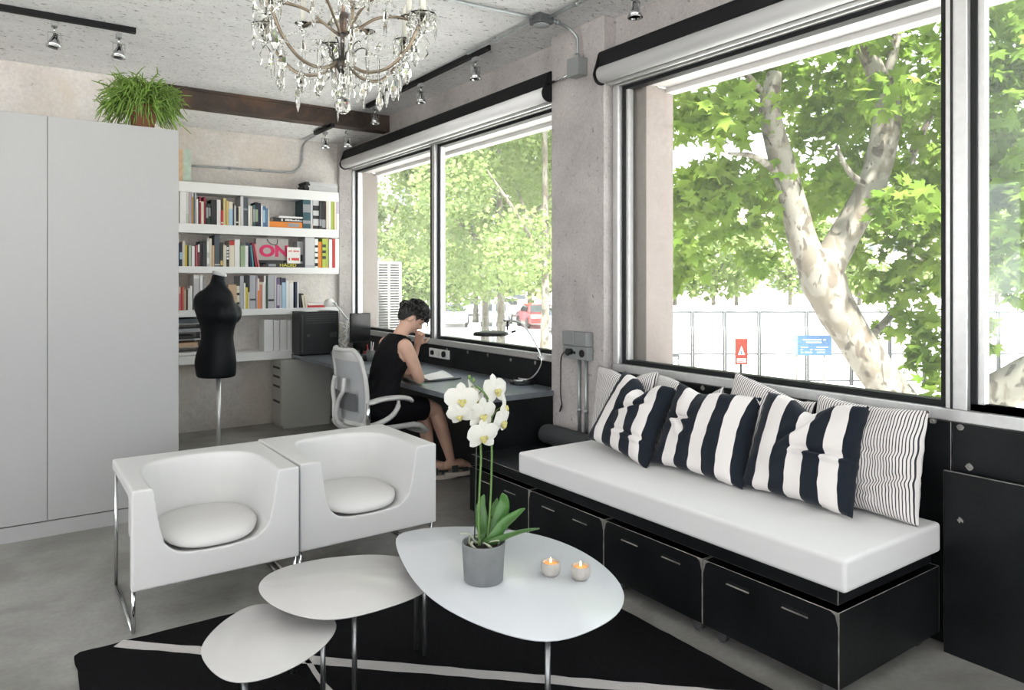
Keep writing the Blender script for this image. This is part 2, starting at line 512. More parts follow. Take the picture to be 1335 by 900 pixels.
# ------------------------------------------------------------------ the windows
def window(name, y0, y1, mullions, z0=0.895, z1=2.70):
    fr = MB()
    fr.box(3.055, 3.17, y0, y1, z0, z0 + .048)               # silver bottom rail
    fr.box(3.06, 3.17, y0, y1, z1 - .055, z1)
    fr.box(3.055, 3.17, y0, y0 + .05, z0 + .048, z1 - .055); fr.box(3.055, 3.17, y1 - .05, y1, z0 + .048, z1 - .055)
    w = struct(fr.obj(name, M_ALU, bevel=.004))
    ys = [y0 + .05] + [m for mm in mullions for m in (mm - .04, mm + .04)] + [y1 - .05]
    for m in mullions:
        MB().box(3.06, 3.17, m - .04, m + .04, z0 + .048, z1 - .055).obj('mullion', M_ALU, w, bevel=.004)
        MB().box(3.075, 3.165, m + .04, m + .062, z0 + .05, z1 - .06).box(3.052, 3.06, m + .012, m + .018, z0 + .05, z1 - .06).obj('gasket', M_GASKET, w)
    for i in range(0, len(ys), 2):
        a, b = ys[i], ys[i + 1]
        g = MB()
        g.box(3.09, 3.15, a, b, z0 + .0485, z0 + .074); g.box(3.09, 3.15, a, b, z1 - .078, z1 - .056)
        g.box(3.09, 3.15, a, a + .02, z0 + .074, z1 - .078); g.box(3.09, 3.15, b - .022, b, z0 + .074, z1 - .078)
        sash = g.obj('gasket', M_GASKET, w)
        s2 = MB()
        s2.box(3.10, 3.14, b - .045, b - .022, z0 + .074, z1 - .078)
        s2.obj('sash', M_ALU, w)
        MB().box(3.118, 3.124, a + .02, b - .02, z0 + .073, z1 - .076).obj('pane', M_GLASS_HAZY if name == 'window_1' else M_GLASS, w)
    return w
window('window_1', 3.805, 7.40, [5.58])
window('window_2', -3.9, 3.275, [1.315, -1.3])
for i, (a, b) in enumerate(((-3.6, 1.4), (1.8, 4.6))):  # frames of the added windows in the left wall, out of view
    f = MB(); f.box(XL - .12, XL - .05, a, b, .6, .66); f.box(XL - .12, XL - .05, a, b, 2.69, 2.75)
    for y in np.linspace(a + .03, b - .03, 4): f.box(XL - .12, XL - .05, y - .03, y + .03, .66, 2.69)
    struct(f.obj('window_%d' % (3 + i), M_ALU))
f = MB()  # frames of the rear windows, likewise unseen and added for light
for a, b in ((-3.4, -.6), (-.2, 2.5)):
    f.box(a, b, YR - .12, YR - .05, .5, .56); f.box(a, b, YR - .12, YR - .05, 2.74, 2.8)
    for x in np.linspace(a + .03, b - .03, 3): f.box(x - .03, x + .03, YR - .12, YR - .05, .56, 2.74)
struct(f.obj('window_5', M_ALU))

# blackened steel cladding under the windows, with bright bolts where the paint has gone
def cladding(label, y0, y1, bolts, xo=3.064):
    p = MB().box(xo, xo + .018, y0, y1, 0.002, 0.892).obj('steel_wall_panel', [M_STEEL, M_WORN], bevel=.0015, seg=1, bevmat=1)
    tag(p, label, 'wall panel', 'blackened steel panels under the windows')
    for (y, z) in bolts:
        rnd = random.Random(int(y * 999))
        ol = [(.010 * (1 + .6 * rnd.random()) * cos(t), .010 * (1 + .6 * rnd.random()) * sin(t)) for t in np.linspace(0, 2 * pi, 9)[:-1]]
        MB().prism([(a, b) for a, b in ol], 0, .002, M=Matrix.Translation((xo - .001, y, z)) @ Matrix.Rotation(-pi / 2, 4, 'Y')).lathe([(.005, 0), (.005, .004), (.0, .005)], 8, M=Matrix.Translation((xo - .002, y, z)) @ Matrix.Rotation(-pi / 2, 4, 'Y')).obj('bolt', M_WORN, p)
    return p
bolts1 = [at(u, v, 'X', 3.064) for u, v in ((583, 456), (610, 459.5), (636, 463), (666, 469), (698, 473))]
bolts2 = [at(u, v, 'X', 3.064) for u, v in ((916, 506), (1054, 526), (1130, 533.5), (1217, 549))]
cladding('blackened steel wall panel behind the desk with a row of small bolts', 3.81, 7.35, [(p.y, p.z) for p in bolts1])
cladding('blackened steel wall panel behind the striped cushions of the bench', 1.335, 3.276, [(p.y, p.z) for p in bolts2])
bolts3 = [at(u, v, 'X', 3.064) for u, v in ((1264, 609), (1252, 557))]
cladding('blackened steel wall panel above the leaning steel sheet at right', -1.2, 1.330, [(p.y, p.z) for p in bolts3])
sh = MB().box(2.995, 3.012, -0.4, 1.333, 0.0, 0.712).obj('steel_sheet', [M_STEEL, M_WORN], bevel=.002, seg=1, bevmat=1)
tag(sh, 'tall plain blackened steel sheet standing on the floor past the bench end', 'steel sheet')
sp = MB()
q = at(1252, 678, 'X', 2.995)
sp.prism([(.007 * cos(t) * (1.4 + .7 * sin(5 * t)), .010 * sin(t) * (1 + .4 * cos(3 * t))) for t in np.linspace(0, 2 * pi, 12)[:-1]], 0, .0012, M=Matrix.Translation((2.994, q.y, q.z)) @ Matrix.Rotation(-pi / 2, 4, 'Y'))
sp.obj('worn_patch', M_WORN, sh)

# ------------------------------------------------------------------ roller blinds
M_BLIND = mat('white_blind_fabric', (0.72, 0.72, 0.72), 0.45, sheen=.1)
def blind(y0, y1, label, cord):
    b = thing('roller_blind', label, 'blind', 'rolled up window blinds', (2.99, y0, 2.78))
    P = Matrix.Translation((-2.99, -y0, -2.78))
    n = MB()
    ol = [(2.952, 2.757), (3.03, 2.757), (3.03, 2.853), (2.975, 2.853), (2.957, 2.846), (2.95, 2.83)]
    def ext(ol, a, c, m):       # extrude an x-z outline along y
        N_ = len(ol)
        vs = [(x, a, z) for x, z in ol] + [(x, c, z) for x, z in ol]
        fs = [tuple(range(N_)), tuple(reversed(range(N_, 2 * N_)))]
        m.add([P @ Vector(v) for v in vs], fs)
        base = len(m.v) - 2 * N_
        for k in range(N_):
            k2 = (k + 1) % N_
            m.f.append([base + k, base + N_ + k, base + N_ + k2, base + k2]); m.m.append(0); m.s.append(N_ > 12)
        return m
    ext(ol, y0, y1, n); n.obj('cassette', M_MATTBLACK, b)
    ol = [(2.968 + .050 * cos(t), 2.706 + .050 * sin(t)) for t in np.linspace(0, 2 * pi, 29)[:-1]]
    ext(ol, y0 + .012, y1 - .012, MB()).obj('fabric_roll', M_BLIND, b)
    ext([(3.005, 2.645), (3.018, 2.645), (3.018, 2.70), (3.005, 2.70)], y0 + .02, y1 - .02, MB()).obj('bottom_bar', M_ALU, b)
    br = [(2.99 + .043 * cos(t), 2.815 + .042 * sin(t)) for t in np.linspace(0, pi, 9)] + [(2.97 + .060 * cos(t), 2.706 + .060 * sin(t)) for t in np.linspace(pi * .98, 2 * pi, 12)]
    for a in (y0 - .008, y1 - .004):
        ext(br, a, a + .012, MB()).obj('bracket', M_MATTBLACK, b)
    if cord:
        q = MB()
        for i in range(26):
            z = 2.80 - i * .018
            q.lathe([(0, -.006), (.006, 0), (0, .006)], 6, M=Matrix.Translation(P @ Vector((2.93 - .0, cord, z))))
        q.obj('bead_chain', M_BLACK, b)
    return b
blind(3.80, 7.352, 'white roller blind rolled up above the desk window, black cassette', None)
blind(-3.3, 3.285, 'long white roller blind rolled up above the bench window, black cassette', None)
# ------------------------------------------------------------------ wardrobe and the plant on it
WX, WY, WZ = 0.873, 4.845, 2.386
wd = thing('wardrobe', 'tall pale grey wardrobe with flush handleless doors at left', 'wardrobe', None, (0.2, 5.1, 0))
P0 = Matrix.Translation((-0.2, -5.1, 0))
MB().box(-1.18, WX, WY + .022, 5.44, 0.09, WZ, M=P0).obj('body', M_GREYWH, wd)
MB().box(-1.18, WX, WY + .006, 5.44, 0.0, 0.086, M=P0).obj('plinth', M_GREYWH, wd, bevel=.001)
for a, b in ((.1895, WX), (-.496, .1865), (-1.18, -.499)):
    MB().box(a, b, WY, WY + .020, 0.093, WZ - .001, M=P0).obj('door', M_GREYWH, wd, bevel=.0012)

M_TERRA = mat('terracotta', (0.25, 0.10, 0.055), 0.85, var=.2, vscale=12)
M_SOIL = mat('potting_soil', (0.025, 0.018, 0.013), 1.0, bump=.5, bscale=150)
M_STEMGREEN = mat('succulent_green', (0.16, 0.27, 0.045), 0.55, var=.35, vscale=8)
px, py = .69, 4.98
pf = thing('potted_plant', 'bushy hanging green plant in a terracotta pot on the wardrobe', 'plant', None, (px, py, WZ))
MB().lathe([(.0, 0), (.062, 0), (.08, .11), (.088, .112), (.09, .15), (.078, .15), (.075, .13), (0, .13)], 24).obj('pot', M_TERRA, pf)
fo = MB()
rnd = random.Random(3)
for i in range(420):
    th = rnd.random() * 2 * pi
    R = .06 + .19 * rnd.random() ** .8
    h = .05 + .14 * rnd.random()
    droop = rnd.random() * .24
    a = Vector((.05 * cos(th) * rnd.random(), .05 * sin(th) * rnd.random(), .13))
    pts = [a]
    for k in range(1, 6):
        t = k / 5
        w = .02
        pts.append(Vector((a.x + cos(th) * R * t + w * (rnd.random() - .5), (a.y + sin(th) * R * t * .8 + w * (rnd.random() - .5)), .13 + h * 2.4 * t * (1 - t * .55) - droop * t ** 2.2 + .012 * (rnd.random() - .5))))
    for p in pts:
        if p.y < -.125: p.z = max(p.z, -.06)
        else: p.z = max(p.z, .012)
    fo.tube(pts, [.0055, .0055, .005, .0046, .004, .002], 4)
    for k in (2, 3, 4):
        q = pts[k]; d = Vector((rnd.random() - .5, rnd.random() - .5, rnd.random() * .6 - .1)).normalized() * (.04 + .04 * rnd.random())
        e = q + d
        e.z = max(e.z, .012) if e.y > -.12 else e.z
        fo.tube([q, q + d * .6 + Vector((0, 0, .006)), e], [.0035, .003, .001], 4)
stuff(fo.obj('foliage', M_STEMGREEN, pf))

# ------------------------------------------------------------------ shelves
SY = 7.16
zs = []
def zsh(v): return at(234, v, 'Y', SY).z
SHX0, SHX1 = 1.045, 2.826
shelf_defs = [(236, 249.5, 'top white wall shelf, carrying the stack of magazines'), (291, 303, 'second white wall shelf from the top, with the orange book'),
              (347.2, 354.8, 'middle white wall shelf, with the red lettering ON'), (405, 413, 'fourth white wall shelf, level with the top of the black computer'),
              (465, 476.5, 'lowest white wall shelf, level with the desk')]
SHZ = []
for i, (v0, v1, lab) in enumerate(shelf_defs):
    z1, z0 = zsh(v0), zsh(v1)
    if z1 - z0 < .062: z0 = z1 - .062
    x1 = SHX1
    o = MB().box(SHX0, x1, SY, YB - .002, z0, z1).obj('wall_shelf', M_WHITE, bevel=.002)
    tag(o, lab, 'shelf', 'white wall shelves of the bookcase')
    SHZ.append(z1)
# dark joint lines on the fourth shelf belong to its face

# ------------------------------------------------------------------ books
BOOKCOL = {
 'white': (.78, .78, .77), 'cream': (.70, .64, .52), 'pale green': (.55, .64, .50), 'lilac': (.50, .46, .58), 'pinkish grey': (.50, .42, .42),
 'ochre': (.50, .26, .06), 'teal': (.03, .09, .11), 'black': (.012, .012, .013), 'crimson': (.32, .02, .05), 'red': (.48, .03, .03),
 'charcoal': (.03, .034, .036), 'pale yellow': (.70, .60, .30), 'mustard': (.58, .42, .13), 'light blue': (.36, .52, .66), 'slate': (.07, .085, .10),
 'navy': (.015, .022, .06), 'blue': (.10, .19, .34), 'lime': (.42, .52, .08), 'yellow': (.72, .58, .05), 'grey': (.30, .31, .33), 'tan': (.55, .38, .24),
 'dark red': (.20, .015, .025), 'maroon': (.12, .02, .035), 'sage green': (.28, .38, .23), 'orange': (.75, .24, .03), 'salmon': (.62, .26, .18), 'brown': (.13, .07, .045),
 'purple': (.16, .10, .22), 'turquoise': (.08, .34, .36), 'pink': (.62, .20, .22), 'silver grey': (.42, .43, .46), 'dark green': (.02, .05, .03), 'light grey': (.55, .55, .56)}
def bcol(c): return mat('book_' + c.replace(' ', '_'), BOOKCOL[c], 0.55)
ORD = ['leftmost', 'second', 'third', 'fourth', 'fifth', 'sixth', 'seventh', 'eighth', 'ninth', 'tenth', 'eleventh', 'twelfth', 'thirteenth', 'fourteenth', 'fifteenth',
       'sixteenth', 'seventeenth', 'eighteenth', 'nineteenth', 'twentieth', 'twenty first', 'twenty second', 'twenty third', 'twenty fourth', 'twenty fifth', 'twenty sixth',
       'twenty seventh', 'twenty eighth', 'twenty ninth', 'thirtieth', 'thirty first', 'thirty second', 'thirty third', 'thirty fourth', 'thirty fifth', 'thirty sixth', 'thirty seventh', 'thirty eighth', 'thirty ninth', 'fortieth']
def book_mb(x0, x1, y0, y1, z0, z1, band=None, M=None):
    m = MB()
    t = min(.003, (x1 - x0) * .15)
    m.box(x0, x0 + t, y0, y1, z0, z1, 0, M); m.box(x1 - t, x1, y0, y1, z0, z1, 0, M); m.box(x0 + t, x1 - t, y0, y0 + .004, z0, z1, 0, M)
    m.box(x0 + t, x1 - t, y0 + .004, y1 - .004, z0 + .003, z1 - .004, 1, M)
    if band:
        h = z1 - z0
        for a, b in band:
            m.box(x0 + .0008, x1 - .0008, y0 - .0008, y0 + .001, z0 + a * h, z0 + b * h, 2, M)
    return m
def row(books, s, ox, oy, sc, shelf, gname, place, base_y=None):
    """books: (cx0, cx1, ctop, colour[, band colour, bands[, lean]]) measured on the shelf front"""
    n = len(books)
    xs = []
    for i, bk in enumerate(books):
        c0, c1, ct, colr = bk[:4]
        bandc = bk[4] if len(bk) > 4 else None
        bands = bk[5] if len(bk) > 5 else None
        lean = bk[6] if len(bk) > 6 else 0
        y0 = SY + .012 + .012 * ((i * 7) % 5) / 4
        u0, u1 = ox + c0 / sc, ox + c1 / sc
        a = at(u0, 300, 'Y', y0).x; b = at(u1, 300, 'Y', y0).x
        if xs and a < xs[-1] + .0006: a = xs[-1] + .0006
        if b < a + .007: b = a + .007
        top = at((u0 + u1) / 2, oy + ct / sc, 'Y', y0).z
        z0 = SHZ[shelf] + .0005
        h = min(top - z0, .40)
        dep = min(.235, max(.13, h * .72))
        M = None
        if lean:
            a += h * sin(radians(lean)); b += h * sin(radians(lean))
            M = Matrix.Translation((a, 0, z0)) @ Matrix.Rotation(-radians(lean), 4, 'Y') @ Matrix.Translation((-a, 0, -z0))
        else:
            xs.append(b)
        mats = [bcol(colr), M_PAPER, bcol(bandc) if bandc else M_PAPER]
        o = book_mb(a, b, y0, y0 + dep, z0, z0 + h, bands, M).obj('book', mats)
        size = 'tall' if h > .30 else ('short' if h < .2 else 'middling')
        thick = 'thick' if b - a > .035 else ('slim' if b - a < .016 else 'medium')
        l = books[i - 1][3] if i else None
        r = books[i + 1][3] if i < n - 1 else None
        nb = ('after %s' % l) if l else 'at row end'
        tag(o, '%s %s %s book %s, %s from left, %s' % (size, thick, colr, nb, ORD[i], place), 'book', gname)
STR = [(.55, .85)]
T2 = [(.25, .32), (.5, .9)]
rowA = [(108, 160, 250, 'white'), (160, 200, 262, 'white'), (203, 232, 268, 'pale green', 'white', [(.3, 1.)]), (232, 256, 262, 'pinkish grey'), (256, 278, 288, 'lilac'), (278, 302, 288, 'ochre', 'white', [(.86, 1.0)]),
        (302, 322, 292, 'teal'), (322, 343, 268, 'light grey'), (345, 371, 380, 'white'), (372, 385, 390, 'black'), (385, 412, 352, 'crimson', 'cream', [(.8, .84)]), (414, 452, 420, 'cream'), (455, 480, 352, 'crimson'), (482, 518, 446, 'black', 'grey', [(.3, .8)]),
        (520, 555, 452, 'dark green', 'grey', [(.4, .8)]), (556, 642, 396, 'black'), (645, 667, 396, 'white'), (668, 698, 396, 'lilac', 'white', [(0, 1)]), (700, 735, 545, 'red', 'white', [(.1, .18)]), (737, 775, 372, 'pale yellow'),
        (777, 812, 412, 'mustard'), (814, 872, 425, 'light blue', 'cream', [(.7, 1.0)]), (874, 890, 450, 'charcoal'), (892, 920, 480, 'light grey'), (922, 955, 510, 'black', 'white', [(.15, .22)]), (957, 985, 492, 'cream'),
        (987, 1028, 342, 'light grey'), (1031, 1094, 362, 'slate', 'grey', [(.55, .62)]), (1096, 1128, 482, 'white'), (1130, 1160, 485, 'cream'), (1162, 1200, 470, 'teal', 'grey', [(.2, .8)]), (1202, 1238, 432, 'black', 'sage green', [(.2, .7)]), (1240, 1280, 442, 'navy'),
        (1282, 1306, 482, 'white'), (1308, 1350, 485, 'blue', 'light blue', [(.2, .8)]), (1352, 1384, 520, 'blue'), (1386, 1404, 532, 'cream')]
row(rowA, 0, 225, 225, 11.125, 1, 'books on the second shelf', 'second shelf')
rowA2 = [(668, 778, 345, 'teal', 'grey', [(.15, .25), (.5, .75)]), (780, 808, 332, 'light grey'), (812, 900, 335, 'black', 'light grey', [(.1, .3), (.4, .55), (.7, .95)]), (903, 940, 352, 'charcoal', 'grey', [(.1, .3)]), (942, 1000, 357, 'black', 'grey', [(.05, .3)]),
         (1002, 1035, 366, 'cream'), (1037, 1072, 366, 'light blue', 'white', [(0, 1)]), (1074, 1115, 366, 'lime'), (1117, 1150, 366, 'yellow', 'cream', [(0, .9)]), (1152, 1190, 366, 'lilac', 'white', [(0, .5)])]
row(rowA2, 0, 335, 225, 11.125, 1, 'books at the right of the second shelf', 'second shelf right block')
rowB = [(102, 140, 412, 'navy', 'light blue', [(.3, .6)]), (143, 180, 387, 'cream'), (182, 212, 442, 'yellow'), (214, 233, 450, 'black'), (235, 272, 446, 'pale green'), (274, 320, 456, 'lilac', 'white', [(0, 1)]), (322, 341, 446, 'dark red'), (342, 362, 446, 'pink'),
        (364, 393, 432, 'maroon', 'white', [(.65, 1.0)]), (395, 433, 387, 'black'), (435, 494, 387, 'charcoal'), (498, 534, 342, 'light grey', 'white', [(.1, .3), (.5, .9)]), (536, 569, 346, 'cream'), (571, 605, 446, 'tan'), (608, 688, 297, 'slate', 'light grey', [(.04, .08)]),
        (690, 732, 402, 'charcoal', 'mustard', [(.05, .25)]), (735, 780, 442, 'pale green', 'cream', [(0, 1)]), (782, 820, 452, 'black', 'white', [(.35, .45), (.5, .6), (.65, .75), (.8, .95)]), (822, 896, 376, 'cream', 'red', [(.82, 1.)]), (900, 976, 362, 'pale green', 'white', [(0, 1)]),
        (985, 1053, 452, 'sage green'), (1055, 1098, 402, 'white', 'navy', [(.86, 1.)])]
row(rowB, 0, 225, 280, 11.125, 2, 'books on the middle shelf', 'middle shelf')
rowBl = [(1100, 1122, 418, 'navy', None, None, 4), (1126, 1148, 440, 'turquoise', None, None, 6), (1150, 1180, 405, 'crimson', 'red', [(.05, .15)], 8), (1182, 1204, 420, 'pink', None, None, 10)]
row(rowBl, 0, 225, 280, 11.125, 2, 'leaning books on the middle shelf', 'leaning, middle shelf')
rowB2 = [(700, 832, 318, 'silver grey', 'light grey', [(.08, .95)]), (838, 886, 352, 'white', 'black', [(.05, .16), (.3, .38), (.5, .55), (.7, .78)]), (890, 943, 392, 'orange'), (946, 1000, 348, 'lime', 'charcoal', [(.3, .4), (.5, .6), (.7, .8)]), (1002, 1032, 342, 'mustard', 'lime', [(.1, .9)]),
         (1044, 1090, 360, 'white'), (1096, 1132, 352, 'red'), (1134, 1190, 352, 'pale green', 'white', [(0, 1)])]
row(rowB2, 0, 335, 280, 11.125, 2, 'books at the right of the middle shelf', 'middle shelf right block')
rowC1 = [(100, 124, 225, 'pink', 'cream', [(.7, 1)]), (126, 155, 227, 'red'), (157, 184, 232, 'salmon'), (187, 204, 272, 'cream'), (206, 240, 272, 'brown'), (243, 270, 255, 'white'), (272, 308, 215, 'white'), (330, 425, 45, 'light grey', 'white', [(.9, 1)]), (430, 470, 40, 'white'), (474, 500, 75, 'grey')]
row(rowC1, 0, 225, 355, 12.0, 3, 'books behind the dressmaker form', 'fourth shelf left end')
rowC2 = [(870, 1000, 195, 'tan'), (1003, 1050, 215, 'cream', 'black', [(.2, .3), (.6, .7)]), (1055, 1112, 62, 'silver grey'), (1114, 1140, 170, 'white'), (1142, 1176, 237, 'yellow'), (1180, 1206, 312, 'cream'), (1210, 1302, 50, 'silver grey', 'black', [(.25, .3)])]
row(rowC2, 0, 225, 355, 12.0, 3, 'books and files right of the dressmaker form', 'right of dressmaker form')
rowC3 = [(104, 118, 72, 'lilac'), (120, 146, 92, 'orange', 'cream', [(.6, 1)]), (148, 188, 142, 'cream', 'salmon', [(.0, .9)]), (190, 212, 145, 'white'), (214, 240, 52, 'white'), (242, 270, 150, 'dark green'), (272, 360, 48, 'silver grey', 'black', [(.22, .28)]), (364, 396, 62, 'cream', 'light grey', [(0, 1)]),
         (400, 440, 92, 'purple', 'lilac', [(.1, .8)]), (442, 470, 76, 'light grey', 'black', [(.75, 1)]), (472, 530, 84, 'light blue', 'navy', [(.85, 1.)]), (535, 576, 122, 'white'), (580, 640, 122, 'cream', 'white', [(0, .9)]), (662, 694, 142, 'navy'), (696, 718, 142, 'white')]
row(rowC3, 0, 325, 355, 11.125, 3, 'books on the fourth shelf', 'fourth shelf long row')
rowCl = [(720, 748, 308, 'black', None, None, 5), (752, 784, 312, 'black', 'cream', [(.0, .9)], 8), (788, 812, 316, 'cream', None, None, 10)]
row(rowCl, 0, 325, 355, 11.125, 3, 'leaning booklets on the fourth shelf', 'leaning, fourth shelf')

def flat(u0, u1, z0, h, colr, label, dep=.22, y0=SY + .02, name='book', cat='book', band=None, group=None):
    a, b = at(u0, 300, 'Y', y0).x, at(u1, 300, 'Y', y0).x
    m = MB()
    m.box(a, b, y0, y0 + dep, z0, z0 + .003, 0); m.box(a, b, y0, y0 + dep, z0 + h - .003, z0 + h, 0); m.box(a, b, y0, y0 + .004, z0 + .003, z0 + h - .003, 0)
    m.box(a + .003, b - .003, y0 + .004, y0 + dep - .004, z0 + .003, z0 + h - .003, 1)
    if band:
        for c0, c1 in band[1]:
            m.box(a + (b - a) * c0, a + (b - a) * c1, y0 - .0008, y0 + .001, z0 + h * .2, z0 + h * .8, 2)
    return tag(m.obj(name, [bcol(colr), M_PAPER, bcol(band[0]) if band else M_PAPER]), label, cat, group), a, b, y0
z = SHZ[1] + .0005
o, a, b, y0 = flat(351, 408, z, .058, 'orange', 'orange book lying flat at the bottom of the second shelf stack', band=('grey', [(.42, .68)])); z += .0585
o, a, b, y0 = flat(356, 407.5, z, .038, 'black', 'black book with white lettering lying on the orange book', y0=SY + .024, band=('light grey', [(.2, .24)])); 
mm = MB(); rr = random.Random(5)
xx = a + (b - a) * .30
while xx < a + (b - a) * .82:
    w_ = .008 + .006 * rr.random(); mm.box(xx, xx + w_, y0 - .001, y0, z + .011, z + .027 - .006 * (rr.random() < .3)); xx += w_ + .003
mm.obj('spine_lettering', M_WHITE, o); z += .0385
flat(363.5, 407, z, .018, 'white', 'white book lying on top of the black lettered book', y0=SY + .02, band=None)
z = SHZ[2] + .0005
o, a, b, y0 = flat(347, 397.2, z, .040, 'black', 'black book with yellow spine lettering lying on the middle shelf', band=('grey', [(.06, .25)]))
text_mesh('HADID', .043, mat('yellow_ink', (.75, .68, .03), .5), 'spine_lettering', o, Matrix.Translation((a + (b - a) * .56, y0 - .001, z + .020)) @ Matrix.Rotation(pi / 2, 4, 'X') @ Matrix.Diagonal((1.25, 1, 1, 1)))
zh = z + .0405
o, a, b, y0 = flat(336.5, 370, zh, .028, 'black', 'thin black book under the grey bag lettered ON', y0=SY + .03)
M_GREYCARD = mat('grey_card', (.42, .40, .38), .85)
M_PINK = mat('pink_ink', (.62, .02, .12), .6)
za = zh + .0285
ya = SY + .05
xa, xb = at(333.5, 320, 'Y', ya).x, at(376, 320, 'Y', ya).x
zt = at(350, 311, 'Y', ya).z
bag = MB().box(xa, xb, ya, ya + .06, za, zt).obj('carrier_bag', M_GREYCARD, bevel=.003)
tag(bag, 'grey card carrier bag with pink letters ON on the middle shelf', 'bag')
tx = at(352.8, 327.5, 'Y', ya)
text_mesh('ON', .150, M_PINK, 'lettering', bag, Matrix.Translation((tx.x + .035, ya - .0015, tx.z - .004)) @ Matrix.Rotation(pi / 2, 4, 'X') @ Matrix.Diagonal((1.2, 1, 1, 1)), extrude=.0006, bold=.007)
hc = [at(348.5, 312, 'Y', ya - .004), at(351, 316, 'Y', ya - .004), at(356, 319.3, 'Y', ya - .004), at(361, 318.5, 'Y', ya - .004), at(362, 312, 'Y', ya - .004)]
MB().tube(catmull(hc, 5), .003, 6).obj('handle', M_BLACK, bag)
cx0, cx1 = at(374.5, 320, 'Y', SY + .026).x, at(391.5, 320, 'Y', SY + .026).x
cz = at(380, 322.5, 'Y', SY + .026).z
cd = MB().box(cx0, cx1, SY + .026, SY + .034, zh, cz).obj('card', M_PAPER)
tag(cd, 'white card with red print standing on the yellow lettered book', 'card')
M_REDINK = mat('red_ink', (.62, .05, .03), .6)
rr = random.Random(9)
for j, (f0, f1, w0) in enumerate(((.70, .80, .004), (.16, .34, .008))):
    q = MB()
    for k in range(9 if j == 0 else 7):
        if rr.random() < .85:
            x0 = cx0 + (cx1 - cx0) * (.1 + .8 * k / (9 if j == 0 else 7)); q.box(x0, x0 + w0 + .006, SY + .0252, SY + .026, zh + (cz - zh) * (f0 + .04 * rr.random()), zh + (cz - zh) * f1)
    stuff(q.obj('print', M_REDINK, cd))
x0, x1 = at(387.5, 320, 'Y', SY + .09).x, at(396.5, 320, 'Y', SY + .09).x
o = book_mb(x0, x1, SY + .09, SY + .21, zh, at(392, 315, 'Y', SY + .09).z, [(.1, .4)]).obj('book', [bcol('light grey'), M_PAPER, bcol('black')])
tag(o, 'small light grey book behind the white card with red print', 'book')

# red and white flat books, reading lamp on the fourth shelf
z = SHZ[3] + .0005
flat(401, 424, z, .022, 'red', 'red book lying flat near the right end of the fourth shelf'); z += .0225
flat(402, 424, z, .018, 'white', 'white booklet lying on the red flat book', y0=SY + .028)
# magazines on the top shelf
z = SHZ[0] + .0005
mags = [(397.5, 441), (398, 441.4), (397, 440.6), (399, 441), (398, 440)]
for i, (u0, u1) in enumerate(mags):
    h = .016 + .004 * (i % 2)
    a, b = at(u0, 300, 'Y', SY + .03).x, at(u1, 300, 'Y', SY + .03).x
    b = min(b, 2.822)
    m = MB().box(a + .04, b, SY + .02 + .006 * (i % 3), SY + .24, z, z + h, 0).box(a, a + .04, SY + .02 + .006 * (i % 3), SY + .24, z, z + h, 1)
    tag(m.obj('magazine', [bcol('light grey'), bcol('black')]), ['bottom', 'second from bottom', 'middle', 'second from top', 'topmost'][i] + ' pale magazine with black spine in the stack on the top shelf', 'magazine', 'magazines on the top shelf')
    z += h + .0005
# small framed picture on the top shelf
yf = SY + .05
a, b, c = at(234, 300, 'Y', yf).x, at(238.2, 300, 'Y', yf).x, at(249.4, 300, 'Y', yf).x
zt = at(240, 194, 'Y', yf).z
pc = thing('picture', 'small pale green canvas with raw wood stretcher on the top shelf', 'picture', None, ((a + c) / 2, yf, SHZ[0]))
Pm = Matrix.Translation((-(a + c) / 2, -yf, -SHZ[0]))
MB().box(a - .14, c, yf + .006, yf + .024, SHZ[0] + .001, zt, M=Pm).obj('canvas', mat('pale_green_paint', (.50, .60, .52), .8, var=.12, vscale=20), pc)
MB().box(a - .14, b, yf - .014, yf + .006, SHZ[0] + .001, zt - .005, M=Pm).obj('stretcher_bar', mat('raw_pine', (.62, .44, .28), .7, var=.15, vscale=20), pc)

# paper trays on the lowest shelf
tr = thing('letter_tray_stack', 'stack of grey letter trays full of papers behind the dressmaker form', 'letter trays', None, (1.5, SY + .02, SHZ[4]))
Pt = Matrix.Translation((-1.5, -SY - .02, -SHZ[4]))
z1 = at(245, 413, 'Y', SY + .02).z
n = 5; dz = (z1 - SHZ[4]) / n
xt1 = at(263.5, 430, 'Y', SY + .02).x
for i in range(n):
    zb = SHZ[4] + .001 + i * dz
    MB().box(1.10, xt1, SY + .02, SY + .25, zb, zb + .008, M=Pt).box(1.10, 1.108, SY + .02, SY + .25, zb + .008, zb + dz - .002, M=Pt).box(xt1 - .006, xt1, SY + .06, SY + .25, zb + .008, zb + dz - .002, M=Pt).obj('tray', mat('tray_plastic', (.62, .63, .63), .5), tr)
    hh = (.3 + .35 * ((i * 37) % 10) / 10) * dz
    MB().box(1.115, xt1 - .01 - .03 * (i % 3), SY + .012, SY + .24, zb + .0085, zb + .0085 + hh, M=Pt).obj('paper_pile', [M_PAPER, bcol('tan'), bcol('charcoal'), bcol('grey'), bcol('slate')][i % 5], tr)
# white magazine files beside the computer
xs = [(344.5, 356.3), (357, 364.6), (365.3, 373.8), (374.4, 380.6), (381.2, 387.6)]
for i, (u0, u1) in enumerate(xs):
    a, b = at(u0, 430, 'Y', SY + .05).x, at(u1, 430, 'Y', SY + .05).x
    zt = at(u0, 417.2, 'Y', SY + .05).z - .004 * (i % 2)
    f = book_mb(a, b - .001, SY + .05, SY + .24, SHZ[4] + .0005, zt, None).obj('magazine_file', [M_WHITE, M_PAPER])
    tag(f, ['leftmost broad', 'second slim', 'middle', 'second from right', 'rightmost'][i] + ' white magazine file beside the black computer case', 'file box', 'white magazine files on the lowest shelf')
